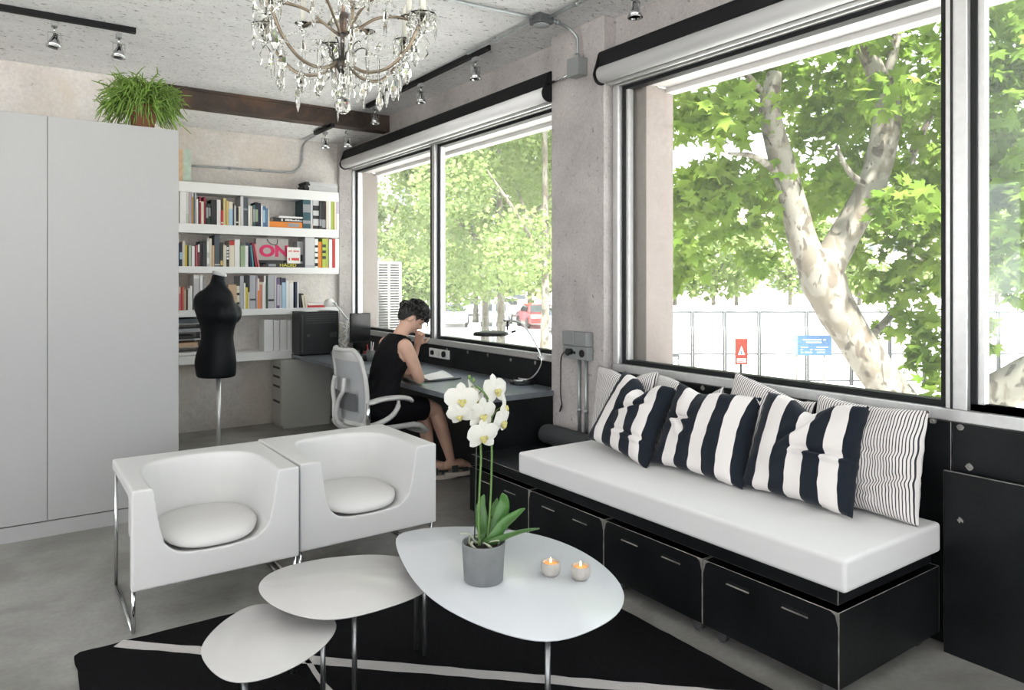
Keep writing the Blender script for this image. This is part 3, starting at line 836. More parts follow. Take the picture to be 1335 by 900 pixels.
# ------------------------------------------------------------------ desk
M_DESK = mat('desk_linoleum', (0.24, 0.265, 0.30), 0.33, 0.65, bump=0.01, bscale=12, var=.3, vscale=5, spec=.8)
DZ, DX0, DY0, DY1 = .72, 2.325, 3.765, 7.145
dk = thing('desk', 'long black desk running along the window wall', 'desk', None, (2.7, 5.4, 0))
Pd = Matrix.Translation((-2.7, -5.4, 0))
MB().box(DX0, 3.06, 3.81, DY1, DZ - .035, DZ, M=Pd).box(DX0, 2.985, DY0, 3.81, DZ - .035, DZ, M=Pd).obj('desk_top', [M_DESK, M_WORN], dk, bevel=.0012, seg=1, bevmat=1)
MB().box(2.42, 2.985, 3.776, 3.80, 0, DZ - .036, M=Pd).obj('end_panel', M_STEEL, dk)
MB().box(2.80, 2.815, 3.81, 7.0, 0.03, DZ - .036, M=Pd).obj('back_panel', M_STEEL, dk)
# drawer unit under it
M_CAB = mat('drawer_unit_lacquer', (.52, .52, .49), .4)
du = thing('drawer_unit', 'grey white drawer unit with slot pulls under the far desk end', 'drawer unit', None, (2.45, 7.2, 0))
Pu = Matrix.Translation((-2.45, -7.2, 0))
ca = MB()
ca.box(2.215, 2.69, 7.05, 7.062, 0.0, .683, M=Pu).box(2.215, 2.69, 7.128, 7.14, 0.0, .683, M=Pu).box(2.69, 2.70, 7.05, 7.14, 0, .683, M=Pu)
ca = MB()
ca.box(2.212, 2.69, 7.05, 7.365, 0.0, .672, M=Pu)
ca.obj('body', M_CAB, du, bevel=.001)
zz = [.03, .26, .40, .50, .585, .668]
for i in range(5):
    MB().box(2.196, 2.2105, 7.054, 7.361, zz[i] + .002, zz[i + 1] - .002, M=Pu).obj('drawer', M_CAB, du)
for z in (.245, .395, .49, .58):
    MB().box(2.1945, 2.1965, 7.10, 7.315, z - .002, z + .02, M=Pu).obj('pull_slot', M_BLACK, du)

# black computer case on the desk end
pcs = thing('computer_case', 'black computer case with vent slots standing on the desk end', 'computer', None, (2.55, 6.99, DZ))
Pc = Matrix.Translation((-2.55, -6.99, -DZ))
yA = 6.90
xa, xb = at(391, 430, 'Y', yA).x, at(441.5, 430, 'Y', yA).x
zt = at(400, 406.5, 'Y', yA).z
MB().box(xa, xb, yA, 7.14, DZ + .008, zt, M=Pc).obj('case', M_BLACK, pcs, bevel=.006)
for i in range(5):
    MB().box(xa + .06, xb - .03, yA - .003, yA + .001, zt - .03 - .022 * i, zt - .022 - .022 * i, M=Pc).obj('vent_slat', mat('vent_black', (.022, .024, .026), .35), pcs)
MB().box(xa + .02, xa + .03, yA - .004, yA, DZ + .03, zt - .03, M=Pc).box(xa + .07, xa + .10, yA - .006, yA, DZ + .18, DZ + .205, M=Pc).box(xb - .09, xb - .02, yA - .003, yA, DZ + .17, DZ + .22, M=Pc).obj('panel_trim', mat('case_trim', (.03, .034, .036), .3), pcs)
for dx in (.05, xb - xa - .05):
    MB().lathe([(.012, 0), (.012, .008)], 10, c=(xa + dx - 2.55, yA + .1 - 6.99, 0)).obj('foot', M_BLACK, pcs)
sl = MB().box(at(398, 407, 'Y', 6.88).x, at(415, 407, 'Y', 6.88).x, 6.88, 7.0, zt + .0005, zt + .006).obj('paper_slip', M_PAPER)
tag(sl, 'white slip of paper lying on top of the black computer case', 'paper')
ms = MB().ellipsoid((0, 0, .012), (.055, .035, .022)).obj('computer_mouse', M_BLACK)
q = at(437, 463, 'Z', DZ); ms.location = (q.x, q.y, DZ + .0105)
tag(ms, 'black computer mouse on the desk in front of the black case', 'mouse')

# monitor
mo = thing('monitor', 'black flat monitor on the far desk seen edge turned', 'monitor', None, (2.78, 6.63, DZ))
Pm = Matrix.Translation((-2.78, -6.63, -DZ)) 
ym = 6.62
xa, xb = at(457, 430, 'Y', ym).x, at(483, 430, 'Y', ym).x
zt, zb = at(465, 408.5, 'Y', ym).z, at(465, 447, 'Y', ym).z
MB().box(xa, xb, ym, ym + .025, zb, zt, M=Pm).obj('screen_housing', M_BLACK, mo, bevel=.003)
MB().box(xa + .008, xb - .008, ym - .001, ym + .001, zb + .014, zt - .008, M=Pm).obj('screen', mat('dark_screen', (.008, .008, .009), .15), mo)
MB().cyl(Pm @ Vector((2.86, ym + .04, DZ + .008)), Pm @ Vector((2.86, ym + .04, zb + .08)), .014).box(2.85, 2.87, ym + .026, ym + .055, zb + .06, zb + .1, M=Pm).obj('stand', M_BLACK, mo)
MB().lathe([(.085, 0), (.085, .008), (.0, .012)], 24, c=(2.86 - 2.78, ym + .04 - 6.63, 0)).obj('base', M_BLACK, mo)

# white jointed lamp clamped behind the computer
jl = thing('desk_lamp', 'white jointed lamp with small dome shade beside the computer', 'lamp', None, (2.74, 6.80, DZ))
def L(p): return Vector(p) - Vector((2.74, 6.80, DZ))
hd = at(429, 394, 'Y', 6.92); e1 = at(437, 396, 'Y', 6.85); e2 = at(452.5, 416, 'Y', 6.80); b0 = at(449.5, 452, 'Y', 6.80); b0.z = DZ + .02
M_LAMPW = mat('lamp_enamel', (.74, .73, .70), .35)
MB().lathe([(.05, 0), (.05, .018), (.012, .022), (.01, .03)], 20, c=L((b0.x, b0.y, DZ))).obj('base', M_LAMPW, jl)
MB().tube([L(b0), L(e2)], .008, 8).obj('lower_arm', M_LAMPW, jl)
MB().tube([L(e2), L(e1)], .008, 8).obj('upper_arm', M_LAMPW, jl)
MB().ellipsoid(L(e2), (.013, .013, .013), 10, 8).ellipsoid(L(e1), (.014, .014, .014), 10, 8).obj('joint', M_CHROME, jl)
MB().lathe([(.055, -.035), (.058, -.03), (.05, .005), (.03, .03), (.0, .038)], 24, M=Matrix.Translation(L(hd)) @ Matrix.Rotation(radians(-12), 4, 'Y')).tube([L(hd) + Vector((0, 0, .02)), L(e1)], .008, 8).obj('shade', M_LAMPW, jl)
# tangled pale cables
cb = MB(); rr = random.Random(4)
for k in range(6):
    pts = []
    for i in range(9):
        q = at(441 + 14 * rr.random(), 420 + 5.0 * i * (.9 + .2 * rr.random()), 'Y', 6.78 + .05 * rr.random())
        q.z = max(q.z, DZ + .006); q.x = min(q.x, 2.81)
        pts.append(q)
    cb.tube(catmull(pts, 4), .0035, 5, mi=k % 2)
o = cb.obj('cable_tangle', [mat('pale_cable', (.62, .58, .48), .6), M_WHITE])
tag(o, 'tangle of pale cables hanging beside the black computer case', 'cables')

# pens and small things on the far desk
def at_desk(u, v): return at(u, v, 'Z', DZ)
c0 = Vector((2.66, 6.02, DZ))
pcup = tag(MB().lathe([(.0, 0), (.036, 0), (.04, .1), (.037, .1), (.033, .006), (0, .006)], 20).obj('pen_cup', mat('smoked_cup', (.12, .13, .13), .2)), 'grey cup of pens on the desk left of the person', 'cup')
q = at(483, 452, 'Y', 6.1); pcup.location = (q.x, 6.1, DZ + .0005)
for i, (cn, dx, dy, tz) in enumerate((('white', .015, .0, .05), ('red', -.012, .012, .03), ('light grey', .0, -.012, .06), ('pink', .02, .015, .02))):
    p = MB().cyl((dx * .6, dy * .6, .008), (dx * 1.9, dy * 1.6, .12 + tz), .0045, n=7).obj('pen', bcol(cn))
    p.location = pcup.location
    tag(p, cn + ' pen standing in the grey cup on the desk', 'pen')
q = at(470, 452, 'Y', 6.2)
nb_ = tag(MB().box(-.04, .04, -.03, .03, 0, .035).obj('index_box', [mat('box_green', (.09, .20, .13), .5)], bevel=.003), 'small green box on the desk in front of the monitor', 'box')
nb_.location = (q.x - .02, 6.2, DZ + .0005)
nb_ = tag(MB().lathe([(0, 0), (.03, 0), (.03, .05), (.026, .05), (.024, .008), (0, .008)], 16).obj('jar', M_BLACK), 'small black jar on the desk right of the green box', 'jar')
q = at(476, 455, 'Y', 6.15); nb_.location = (q.x, 6.13, DZ + .0005)
nb_ = tag(MB().box(-.06, .06, -.04, .04, 0, .02).obj('notepad', bcol('red')), 'bright red notepad on the desk beside the pen cup', 'notepad')
q = at(482, 461, 'Z', DZ); nb_.location = (q.x + .0, q.y - .02, DZ + .0005)
tp = thing('tape_dispenser', 'black tape dispenser on the desk behind the person', 'tape dispenser', None, (2.86, 6.05, DZ))
MB().prism([(-.06, 0), (.06, 0), (.06, .02), (.02, .06), (-.03, .07), (-.06, .04)], -.02, .02, M=Matrix.Rotation(pi / 2, 4, 'X')).obj('body', M_BLACK, tp, bevel=.003)

# open magazine and pencil on the near desk, white oval gadget
zz = DZ + .0006
def quad_sheet(name, pix, h, m_, label, cat, curl=0):
    pts = [at(u, v, 'Z', DZ) for u, v in pix]
    mb = MB()
    ol = [(p.x, p.y) for p in pts]
    mb.prism(ol, zz, zz + h)
    return tag(mb.obj(name, m_), label, cat)
nb = thing('open_magazine', 'open magazine with white pages lying in front of the person', 'magazine', None, (2.55, 4.35, zz))
Pn = Matrix.Translation((-2.55, -4.35, -zz))
def page(c, m_, name, sag):
    P_ = [at(u, v, 'Z', DZ) for u, v in c]
    def fn(i, j):
        p = (P_[0] * (1 - i) + P_[1] * i) * (1 - j) + (P_[3] * (1 - i) + P_[2] * i) * j
        return Pn @ Vector((p.x, p.y, zz + .004 + sag * sin(pi * (j * .8 + .1)) ))
    return MB().grid(fn, 6, 9).obj(name, m_, nb)
page([(543, 493), (577, 484), (592, 493), (560, 497)], M_PAPER, 'page', .006)
page([(545, 500), (560, 497), (592, 493), (600, 495)], bcol('slate'), 'page', .004)
pn = MB().cyl(at_desk(549, 500) + Vector((0, 0, .012)), at_desk(601, 495.5) + Vector((0, 0, .012)), .004, n=7).obj('pencil', bcol('charcoal'))
tag(pn, 'dark pencil lying across the open magazine', 'pencil')
gq = at(562.5, 470, 'Z', DZ)
gd = thing('egg_gadget', 'white egg shaped gadget with black oval face on the desk', 'gadget', None, (gq.x, gq.y, DZ))
Mg = Matrix.Rotation(radians(15), 4, 'Z')
MB().ellipsoid((0, 0, .04), (.085, .05, .0395), 22, 14, M=Mg).obj('shell', M_WHITE, gd)
fc = MB()
fc.lathe([(0, 0), (.032, 0), (.034, .004), (.0, .008)], 20, M=Matrix.Translation((-.028, -.042, .042)) @ Matrix.Rotation(radians(-24), 4, 'Z') @ Matrix.Rotation(radians(90), 4, 'X') @ Matrix.Diagonal((1.35, .75, 1, 1)))
fc.obj('face', M_BLACK, gd)
# mains socket strip on the steel panel behind it
so = thing('wall_socket', 'white double wall socket with plugs below the desk window', 'socket', None, (3.06, 4.75, .80))
a = at(561, 452, 'X', 3.058); b = at(586, 470, 'X', 3.058)
Ps = Matrix.Translation((-3.06, -4.75, -.80))
MB().box(3.045, 3.0635, b.y, a.y, b.z + .005, a.z - .01, M=Ps).obj('plate', M_WHITE, so, bevel=.003)
for k, f in enumerate((.2, .5, .8)):
    yy = b.y + (a.y - b.y) * f; zc = (a.z + b.z) / 2
    MB().cyl(Ps @ Vector((3.03, yy, zc)), Ps @ Vector((3.0455, yy, zc)), .02 if k else .026, n=14).obj('plug' if k != 0 else 'socket_hole', M_BLACK if k != 1 else mat('plug_white', (.7, .7, .68), .4), so)

# arched desk lamp
lq = at(681, 500.5, 'Z', DZ)
al = thing('desk_lamp', 'arched chrome desk lamp with flat round black shade', 'lamp', None, (lq.x, lq.y, DZ))
def A(u, v, y):
    n_ = Vector((.937, .35, 0)); d_ = ray(u, v); t_ = (n_.x * lq.x + n_.y * lq.y) / (n_.x * d_.x + n_.y * d_.y)
    return Vector((d_.x * t_, d_.y * t_, EYE + d_.z * t_)) - Vector((lq.x, lq.y, DZ))
yl = lq.y
MB().lathe([(0, 0), (.088, 0), (.09, .004), (.09, .02), (.085, .024), (0, .024)], 36).obj('base', M_BLACK, al)
MB().lathe([(.05, .024), (.05, .03), (0, .031)], 30, c=(-.02, 0, 0)).obj('base_disc', M_CHROME, al)
arm = [A(676, 496.5, yl), A(690, 494.5, yl), A(700, 486, yl), A(706, 474, yl), A(704.5, 462, yl), A(695, 443, yl), A(685, 427, yl), A(677, 420.5, yl), A(667, 418.5, yl), A(657, 418.2, yl)]
arm[0].z = max(arm[0].z, .034)
MB().tube(catmull(arm, 6), .0075, 10).obj('arm', M_CHROME, al)
j = A(704.5, 466, yl)
MB().cyl(j - Vector((.0, .014, 0)), j + Vector((0, .014, 0)), .016, n=14).obj('knuckle', M_CHROME, al)
sc_ = A(640, 434, yl)
MB().tube([A(661.5, 418.5, yl), A(661.5, 431, yl)], .006, 8).obj('shade_stem', M_BLACK, al)
MB().lathe([(0, .012), (.07, .012), (.125, .004), (.13, -.004), (.13, -.018), (.122, -.018), (.118, -.004), (0, .002)], 40, M=Matrix.Translation(sc_)).obj('shade', M_BLACK, al)
MB().cyl(A(667, 433, yl), A(672, 432, yl), .008).obj('shade_knob', M_BLACK, al)
MB().lathe([(0, -.006), (.1, -.006), (.1, -.003), (0, -.003)], 30, M=Matrix.Translation(sc_)).obj('diffuser', M_PAPER, al)

# ------------------------------------------------------------------ socket box, conduits and junction box on the pier; cable
XP = 2.99
sb = thing('socket_box', 'grey double socket box on the concrete pier', 'socket box', None, (XP, 3.5, 1.05))
def S(u, v, x): return at(u, v, 'X', x)
Pb = Matrix.Translation((-XP, -3.5, -1.05))
yA, yB = S(734.5, 450, XP - .05).y, S(766, 450, XP - .05).y
zT, zB, zM = S(750, 432.5, XP - .05).z, S(750, 468.5, XP - .05).z, S(750, 451.5, XP - .05).z
M_BOXGREY = mat('socket_grey', (.22, .23, .23), .45)
MB().box(XP - .055, XP - .001, yB, yA, zB, zM, M=Pb).obj('box', M_BOXGREY, sb, bevel=.004)
MB().box(XP - .062, XP - .001, yB, (yA + yB) / 2 - .001, zM + .002, zT, M=Pb).box(XP - .062, XP - .001, (yA + yB) / 2 + .001, yA, zM + .002, zT, M=Pb).obj('cover', M_BOXGREY, sb, bevel=.006)
for f in (.2, .78):
    yy = yB + (yA - yB) * f
    MB().cyl(Pb @ Vector((XP - .06, yy, (zB + zM) / 2)), Pb @ Vector((XP - .054, yy, (zB + zM) / 2)), .024, n=18).obj('outlet', M_BLACK, sb)
MB().cyl(Pb @ Vector((XP - .058, (yA + yB) / 2, (zB + zM) / 2)), Pb @ Vector((XP - .054, (yA + yB) / 2, (zB + zM) / 2)), .009, n=12).obj('switch', M_BLACK, sb)
for i, (u, lab) in enumerate(((755, 'left galvanised conduit rising from behind the bolster to the socket box'), (764, 'right galvanised conduit rising from behind the bolster to the socket box'))):
    p = S(u, 500, XP - .014)
    c_ = MB().cyl((XP - .014, p.y, .43), (XP - .014, p.y, zB - .001), .0105, n=12)
    for z in (.62,): c_.cyl((XP - .014, p.y, z), (XP - .014, p.y, z + .02), .014, n=12)
    tag(c_.obj('conduit', M_GALV), lab, 'conduit', 'conduits under the socket box')
pl = [S(741, 459, XP - .075), S(735, 460, XP - .08), S(731.5, 468, XP - .05), S(731, 490, XP - .03), S(731, 515, XP - .03), S(732.5, 530, XP - .03), S(729.5, 537, XP - .03), S(732, 528, XP - .03)]
cbl = MB().tube(catmull(pl, 6), .004, 6)
cbl.cyl(S(744, 458.5, XP - .062), S(739, 459, XP - .10), .02, .012, n=12)
tag(cbl.obj('power_cord', M_BLACK), 'black power cord hanging from the socket box down the pier edge', 'cord')

jb = thing('junction_box', 'grey junction box high on the concrete pier', 'junction box', None, (XP, 3.5, 2.7))
Pj = Matrix.Translation((-XP, -3.5, -2.7))
yA, yB = S(741, 88, XP - .07).y, S(755, 88, XP - .07).y
zT, zB = S(745, 77, XP - .07).z, S(745, 100, XP - .07).z
MB().box(XP - .075, XP - .001, yB, yA, zB, zT, M=Pj).obj('box', M_BOXGREY, jb, bevel=.003)
MB().box(XP - .082, XP - .0755, yB - .003, yA + .003, zB - .003, zT + .003, M=Pj).obj('lid', M_BOXGREY, jb, bevel=.003)
ym_ = (yA + yB) / 2
MB().cyl(Pj @ Vector((XP - .04, yA + .001, zB + .03)), Pj @ Vector((XP - .04, 3.79, zB + .02)), .008).obj('gland', M_CHROME, jb)
# ceiling junction box and conduits
cj = at(706, 27, 'Z', CEIL - .03)
cjb = thing('junction_box', 'dark grey junction box on the ceiling where the conduits meet', 'junction box', None, (cj.x, cj.y, CEIL))
MB().box(-.055, .055, -.055, .055, -.055, -.001).obj('box', mat('junction_dark', (.07, .075, .078), .4), cjb, bevel=.006)
MB().lathe([(.05, -.062), (.05, -.056)], 20).obj('lid', M_GALV, cjb)
def conduit(pts, label, r=.0105, couplings=()):
    m = MB().tube(catmull(pts, 6), r, 10)
    for p, d in couplings:
        m.cyl(Vector(p) - Vector(d) * .014, Vector(p) + Vector(d) * .014, r * 1.45, n=12)
    return tag(m.obj('conduit', M_GALV), label, 'conduit', 'galvanised conduits on ceiling and walls')
zc = CEIL - .019
conduit([(cj.x + .056, cj.y, zc), (cj.x + .10, cj.y - .02, zc - .004), (XP - .10, ym_ + .03, zc - .012), (XP - .045, ym_, zc - .07), (XP - .04, ym_, zc - .15), (XP - .04, ym_, zT + .001)], 'bent conduit from the ceiling box down to the pier junction box', couplings=[((XP - .04, ym_, zT + .02), (0, 0, 1)), ((cj.x + .11, cj.y - .02, zc - .005), (1, 0, 0))])
conduit([(cj.x - .056, cj.y + .01, zc), (cj.x - .6, cj.y + .06, zc), (1.0, 3.62, zc), (-1.5, 3.75, zc)], 'straight conduit crossing the ceiling above the chandelier', couplings=[((2.05, 3.575, zc), (1, 0, 0))])
conduit([(cj.x + .02, cj.y - .056, zc), (cj.x + .02, 2.5, zc), (cj.x + .02, 0.5, zc), (cj.x + .02, -2, zc)], 'straight conduit running from the ceiling box toward the camera', couplings=[((cj.x + .02, 3.2, zc), (0, 1, 0))])
conduit([(cj.x - .02, cj.y + .056, zc), (cj.x - .02, 3.8, zc), (cj.x - .02, 4.05, zc), (cj.x - .02, 4.35, zc)], 'short conduit between the ceiling box and the track rail', couplings=[((cj.x - .02, 4.0, zc), (0, 1, 0))])
yw = YB - .016
pt = [at(250, 216.5, 'Y', yw), at(300, 219.5, 'Y', yw), at(370, 224.5, 'Y', yw), at(386, 222.5, 'Y', yw), at(392.5, 214, 'Y', yw), at(394, 200, 'Y', yw), at(395, 190, 'Y', yw)]
pt += [at(401, 182.5, 'Z', ALC - .02), at(411, 176.5, 'Z', ALC - .02)]
conduit(pt, 'conduit along the back wall above the shelves bending up to the ceiling', couplings=[(pt[1], (1, 0, 0)), (at(340, 222, 'Y', yw), (1, 0, 0))])

# ------------------------------------------------------------------ track rails and spotlights
def rail(a, b, label):
    a, b = Vector(a), Vector(b)
    d = (b - a).normalized(); s = Vector((0, 0, 1)).cross(d)
    m = MB()
    w, h = .018, .034
    r0 = [a + s * -w, a + s * w, a + s * w + Vector((0, 0, h)), a + s * -w + Vector((0, 0, h))]
    m.rings([r0, [p + (b - a) for p in r0]], smooth=False)
    return tag(m.obj('track_rail', M_MATTBLACK), label, 'track rail', 'black lighting track rails')
zr = CEIL - .036
p0 = at(177, 44, 'Z', zr)
rail((-2.0, p0.y + .04, zr), (p0.x, p0.y, zr), 'black track rail on the ceiling above the wardrobe')
p1, p2 = at(479, 141, 'Z', zr), at(637, 65, 'Z', zr)
rail(p1, p2, 'black track rail on the ceiling along the desk window')
p3, p4 = at(411, 176, 'Z', ALC - .036), at(434, 165.5, 'Z', ALC - .036)
rail(p3, p4, 'short black track rail beyond the rusty beam')
rail((2.74, 2.55, zr), (2.74, -1.5, zr), 'black track rail on the ceiling along the bench window')

M_SPOTGLASS = glass_pane('spot_glass', (.9, .9, .9))
def spot(u, v, label, tilt=0, zr=zr):
    q = at(u, v, 'Z', zr)
    t = thing('spotlight', label, 'spotlight', 'spotlights on the track rails', (q.x, q.y, zr - .0005))
    MB().box(-.016, .016, -.03, .03, -.028, 0).obj('adaptor', M_GREY, t, bevel=.002)
    MB().cyl((0, 0, -.028), (0, 0, -.062), .006).box(-.036, .036, -.005, .005, -.066, -.062).box(-.036, -.033, -.005, .005, -.12, -.066).box(.033, .036, -.005, .005, -.12, -.066).obj('yoke', M_CHROME, t)
    Mt = Matrix.Translation((0, 0, -.12)) @ Matrix.Rotation(radians(tilt), 4, 'Y') @ Matrix.Translation((0, 0, .12))
    MB().lathe([(.0, -.07), (.014, -.07), (.016, -.09), (.022, -.10), (.032, -.125), (.042, -.15), (.039, -.15), (.03, -.127), (.02, -.105), (.0, -.10)], 18, M=Mt).obj('reflector', M_CHROME, t)
    MB().lathe([(.033, -.147), (.043, -.147), (.043, -.156), (.033, -.156), (.033, -.147)], 18, M=Mt).obj('rim_ring', M_CHROME, t)
    return t
spot(71, 29, 'left of the two spotlights above the wardrobe', 8)
spot(155, 44, 'right of the two spotlights above the wardrobe', 5)
spot(489, 139, 'spotlight at the far end of the desk window track, before the beam')
spot(549, 109, 'spotlight half hidden behind the chandelier crystals')
spot(620, 75, 'spotlight on the near end of the desk window track')
spot(424, 172, 'left spotlight on the short track beyond the beam', zr=ALC - .036)
spot(453, 170.5, 'right spotlight beyond the beam, nearest the blind end', zr=ALC - .0005)
spot(828, -14, 'spotlight at the top edge above the bench window blind')
# ------------------------------------------------------------------ office chair
CX, CY = 2.12, 4.64
M_CHF = mat('chair_frame_grey', (.46, .46, .45), .4)
M_CHD = mat('chair_dark_grey', (.10, .105, .11), .5)
def meshmat():
    m = bpy.data.materials.new('chair_mesh'); m.use_nodes = True
    nt = m.node_tree; b = nt.nodes['Principled BSDF']; N, L = nt.nodes.new, nt.links.new
    b.inputs['Base Color'].default_value = (.40, .41, .42, 1); b.inputs['Roughness'].default_value = .6
    tr = N('ShaderNodeBsdfTransparent'); mx = N('ShaderNodeMixShader'); mx.inputs[0].default_value = .82
    out = nt.nodes['Material Output']
    L(tr.outputs[0], mx.inputs[1]); L(b.outputs[0], mx.inputs[2]); L(mx.outputs[0], out.inputs[0])
    return m
M_CHM = meshmat()
oc = thing('office_chair', 'grey mesh office chair with armrests at the desk, under the person', 'office chair', None, (CX, CY, 0))
for k in range(5):
    th = radians(-42 + 72 * k)
    e = Vector((cos(th) * .30, sin(th) * .30, .085))
    MB().tube([(0, 0, .13), e * .5 + Vector((0, 0, .07)), e + Vector((0, 0, .01))], [.032, .026, .017], 10).obj('base_leg', M_CHROME, oc)
    w = MB()
    d = Vector((-sin(th), cos(th), 0))
    for s in (-1, 1):
        w.cyl(e + d * s * .012 + Vector((0, 0, -.057)), e + d * s * .028 + Vector((0, 0, -.057)), .027, n=14)
    w.cyl(e + Vector((0, 0, -.05)), e + Vector((0, 0, .012)), .010)
    w.obj('caster', M_BLACK, oc)
MB().cyl((0, 0, .10), (0, 0, .30), .03).cyl((0, 0, .30), (0, 0, .40), .018).obj('gas_column', M_CHD, oc)
MB().box(-.12, .12, -.07, .07, .355, .41).box(-.15, -.08, -.05, .05, .37, .44).obj('tilt_mechanism', M_CHD, oc, bevel=.015)
# seat: shallow pan with waterfall front
def seatf(i, j):
    x = -.23 + .48 * i; y = (j - .5) * .50 * (1 - .12 * (i - .5) ** 2)
    z = .452 + .025 * (abs(j - .5) * 2) ** 2.5 - .055 * max(0, (i - .78) / .22) ** 2 - .01 * (1 - i)
    return (x, y, z)
MB().grid(seatf, 16, 13).obj('seat', M_CHM, oc)
edge = [seatf(i, 0) for i in np.linspace(0, 1, 10)] + [seatf(1, j) for j in np.linspace(.12, .88, 7)] + [seatf(i, 1) for i in np.linspace(1, 0, 10)] + [seatf(0, j) for j in np.linspace(.88, .12, 6)]
MB().tube(edge, .019, 8, closed=True).obj('seat_frame', M_CHF, oc)
# back: tall tapered rounded frame with a woven panel
def backp(i, j):
    # i: 0 bottom .. 1 top, j: -1..1 across
    z = .50 + .49 * i
    w = .175 + .085 * sin(pi * min(1, .35 + i * .52)) + .01 * i
    x = -.25 - .03 * i + .05 * (1 - i) * i - .07 * max(0, i - .6) ** 1.5 + .05 * abs(j) ** 2
    r = 1.0
    if i > .86: r = sqrt(max(0.0, 1 - ((i - .86) / .14) ** 2 * .55))
    if i < .1: r = .8 + 2 * i
    return Vector((x, j * w * r, z))
MB().grid(lambda a, b: backp(b, a * 2 - 1), 13, 18).obj('back_mesh', M_CHM, oc)
loop = [backp(i, -1) for i in np.linspace(0, 1, 16)] + [backp(1, j) for j in np.linspace(-.7, .7, 6)] + [backp(i, 1) for i in np.linspace(1, 0, 16)] + [backp(0, j) for j in np.linspace(.7, -.7, 5)]
MB().tube(catmull(loop, 2, True), .0165, 8, closed=True).obj('back_frame', M_CHF, oc)
top = []
MB().grid(lambda a, b: backp(.86 + .14 * b, a * 2 - 1) + Vector((-.004, 0, 0)), 13, 5).obj('head_panel', M_CHF, oc)
for s in (-1, 1):
    MB().tube(catmull([backp(.62, .32 * s) + Vector((-.03, 0, 0)), backp(.45, .35 * s) + Vector((-.05, 0, 0)), backp(.28, .12 * s) + Vector((-.06, 0, 0)), backp(.05, .06 * s) + Vector((-.05, 0, -.02)), (-.14, .03 * s, .42)], 5), .016, 8).obj('spine_strut', M_CHF, oc)
MB().grid(lambda a, b: backp(.18 + .24 * b, (a * 2 - 1) * .72) + Vector((-.022, 0, 0)), 9, 6).obj('lumbar_pad', M_CHD, oc)
for s in (-1, 1):
    y = .285 * s
    ap = MB()
    pts = catmull([(-.20, y, .655), (-.10, y, .672), (.02, y - .01 * s, .672), (.10, y - .02 * s, .655), (.125, y - .02 * s, .640)], 5)
    rings = []
    for i, p in enumerate(pts):
        t = i / (len(pts) - 1)
        w, h = .042 * (1 - .25 * t), .017
        if i in (0, len(pts) - 1): w *= .6; h *= .6
        rings.append([Vector((p.x, p.y + w * cos(a), p.z + h * sin(a))) for a in np.linspace(0, 2 * pi, 15)[:-1]])
    ap.rings(rings).obj('arm_pad', M_CHF, oc)
    MB().tube(catmull([(.02, y - .01 * s, .655), (.005, y, .60), (-.06, y + .01 * s, .545), (-.16, y - .03 * s, .50), (-.23, y - .06 * s, .50)], 5), [.012] * 3 + [.018] * 18, 8).obj('arm_bracket', M_CHROME if False else M_CHF, oc)
    MB().cyl((-.20, y - .005 * s, .49), (-.20, y - .005 * s, .655), .014).obj('arm_post', M_CHROME, oc)
    MB().cyl((-.05, .25 * s, .44), (-.05, .27 * s, .44), .03).box(-.065, -.035, .25 * s - .012, .25 * s + .012, .34, .43).obj('tilt_knob', M_CHD, oc)

# ------------------------------------------------------------------ the person: one continuous remeshed body, clothes and hair as children
M_SKIN = mat('skin', (.58, .36, .27), .55, var=.05, vscale=9)
M_SHIRT = mat('black_jersey', (.006, .006, .0075), .9, bump=.05, bscale=30, spec=.15)
M_HAIR = mat('dark_hair', (.008, .007, .007), .55, bump=.6, bscale=160)
per = thing('person', 'person with short dark curly hair and black sleeveless top, reading at the desk', 'person', None, (2.13, 4.64, .47))
Q = Matrix.Translation((-2.13, -4.64, -.47))
def q_(p): return Q @ Vector(p)
def ell(c, rx, ry, n=24, tilt=0):
    c = Vector(c)
    R = Matrix.Rotation(tilt, 3, 'Y')
    return [q_(c + R @ Vector((rx * cos(a), ry * sin(a), 0))) for a in np.linspace(0, 2 * pi, n + 1)[:-1]]
body = MB()
tors = [((2.12, 4.64, .475), .09, .15), ((2.115, 4.64, .52), .118, .178), ((2.12, 4.64, .58), .118, .172), ((2.14, 4.64, .66), .098, .142), ((2.165, 4.64, .74), .09, .126), ((2.19, 4.64, .82), .098, .136),
        ((2.22, 4.64, .90), .105, .15), ((2.245, 4.64, .96), .095, .16), ((2.262, 4.64, 1.01), .078, .158), ((2.275, 4.64, 1.045), .06, .12), ((2.285, 4.64, 1.07), .05, .07)]
body.rings([ell(c, a, b, tilt=radians(14)) for c, a, b in tors])
# neck
body.capsule([q_(p) for p in ((2.265, 4.64, 1.03), (2.30, 4.635, 1.09), (2.34, 4.63, 1.145))], [.056, .050, .052], 16)
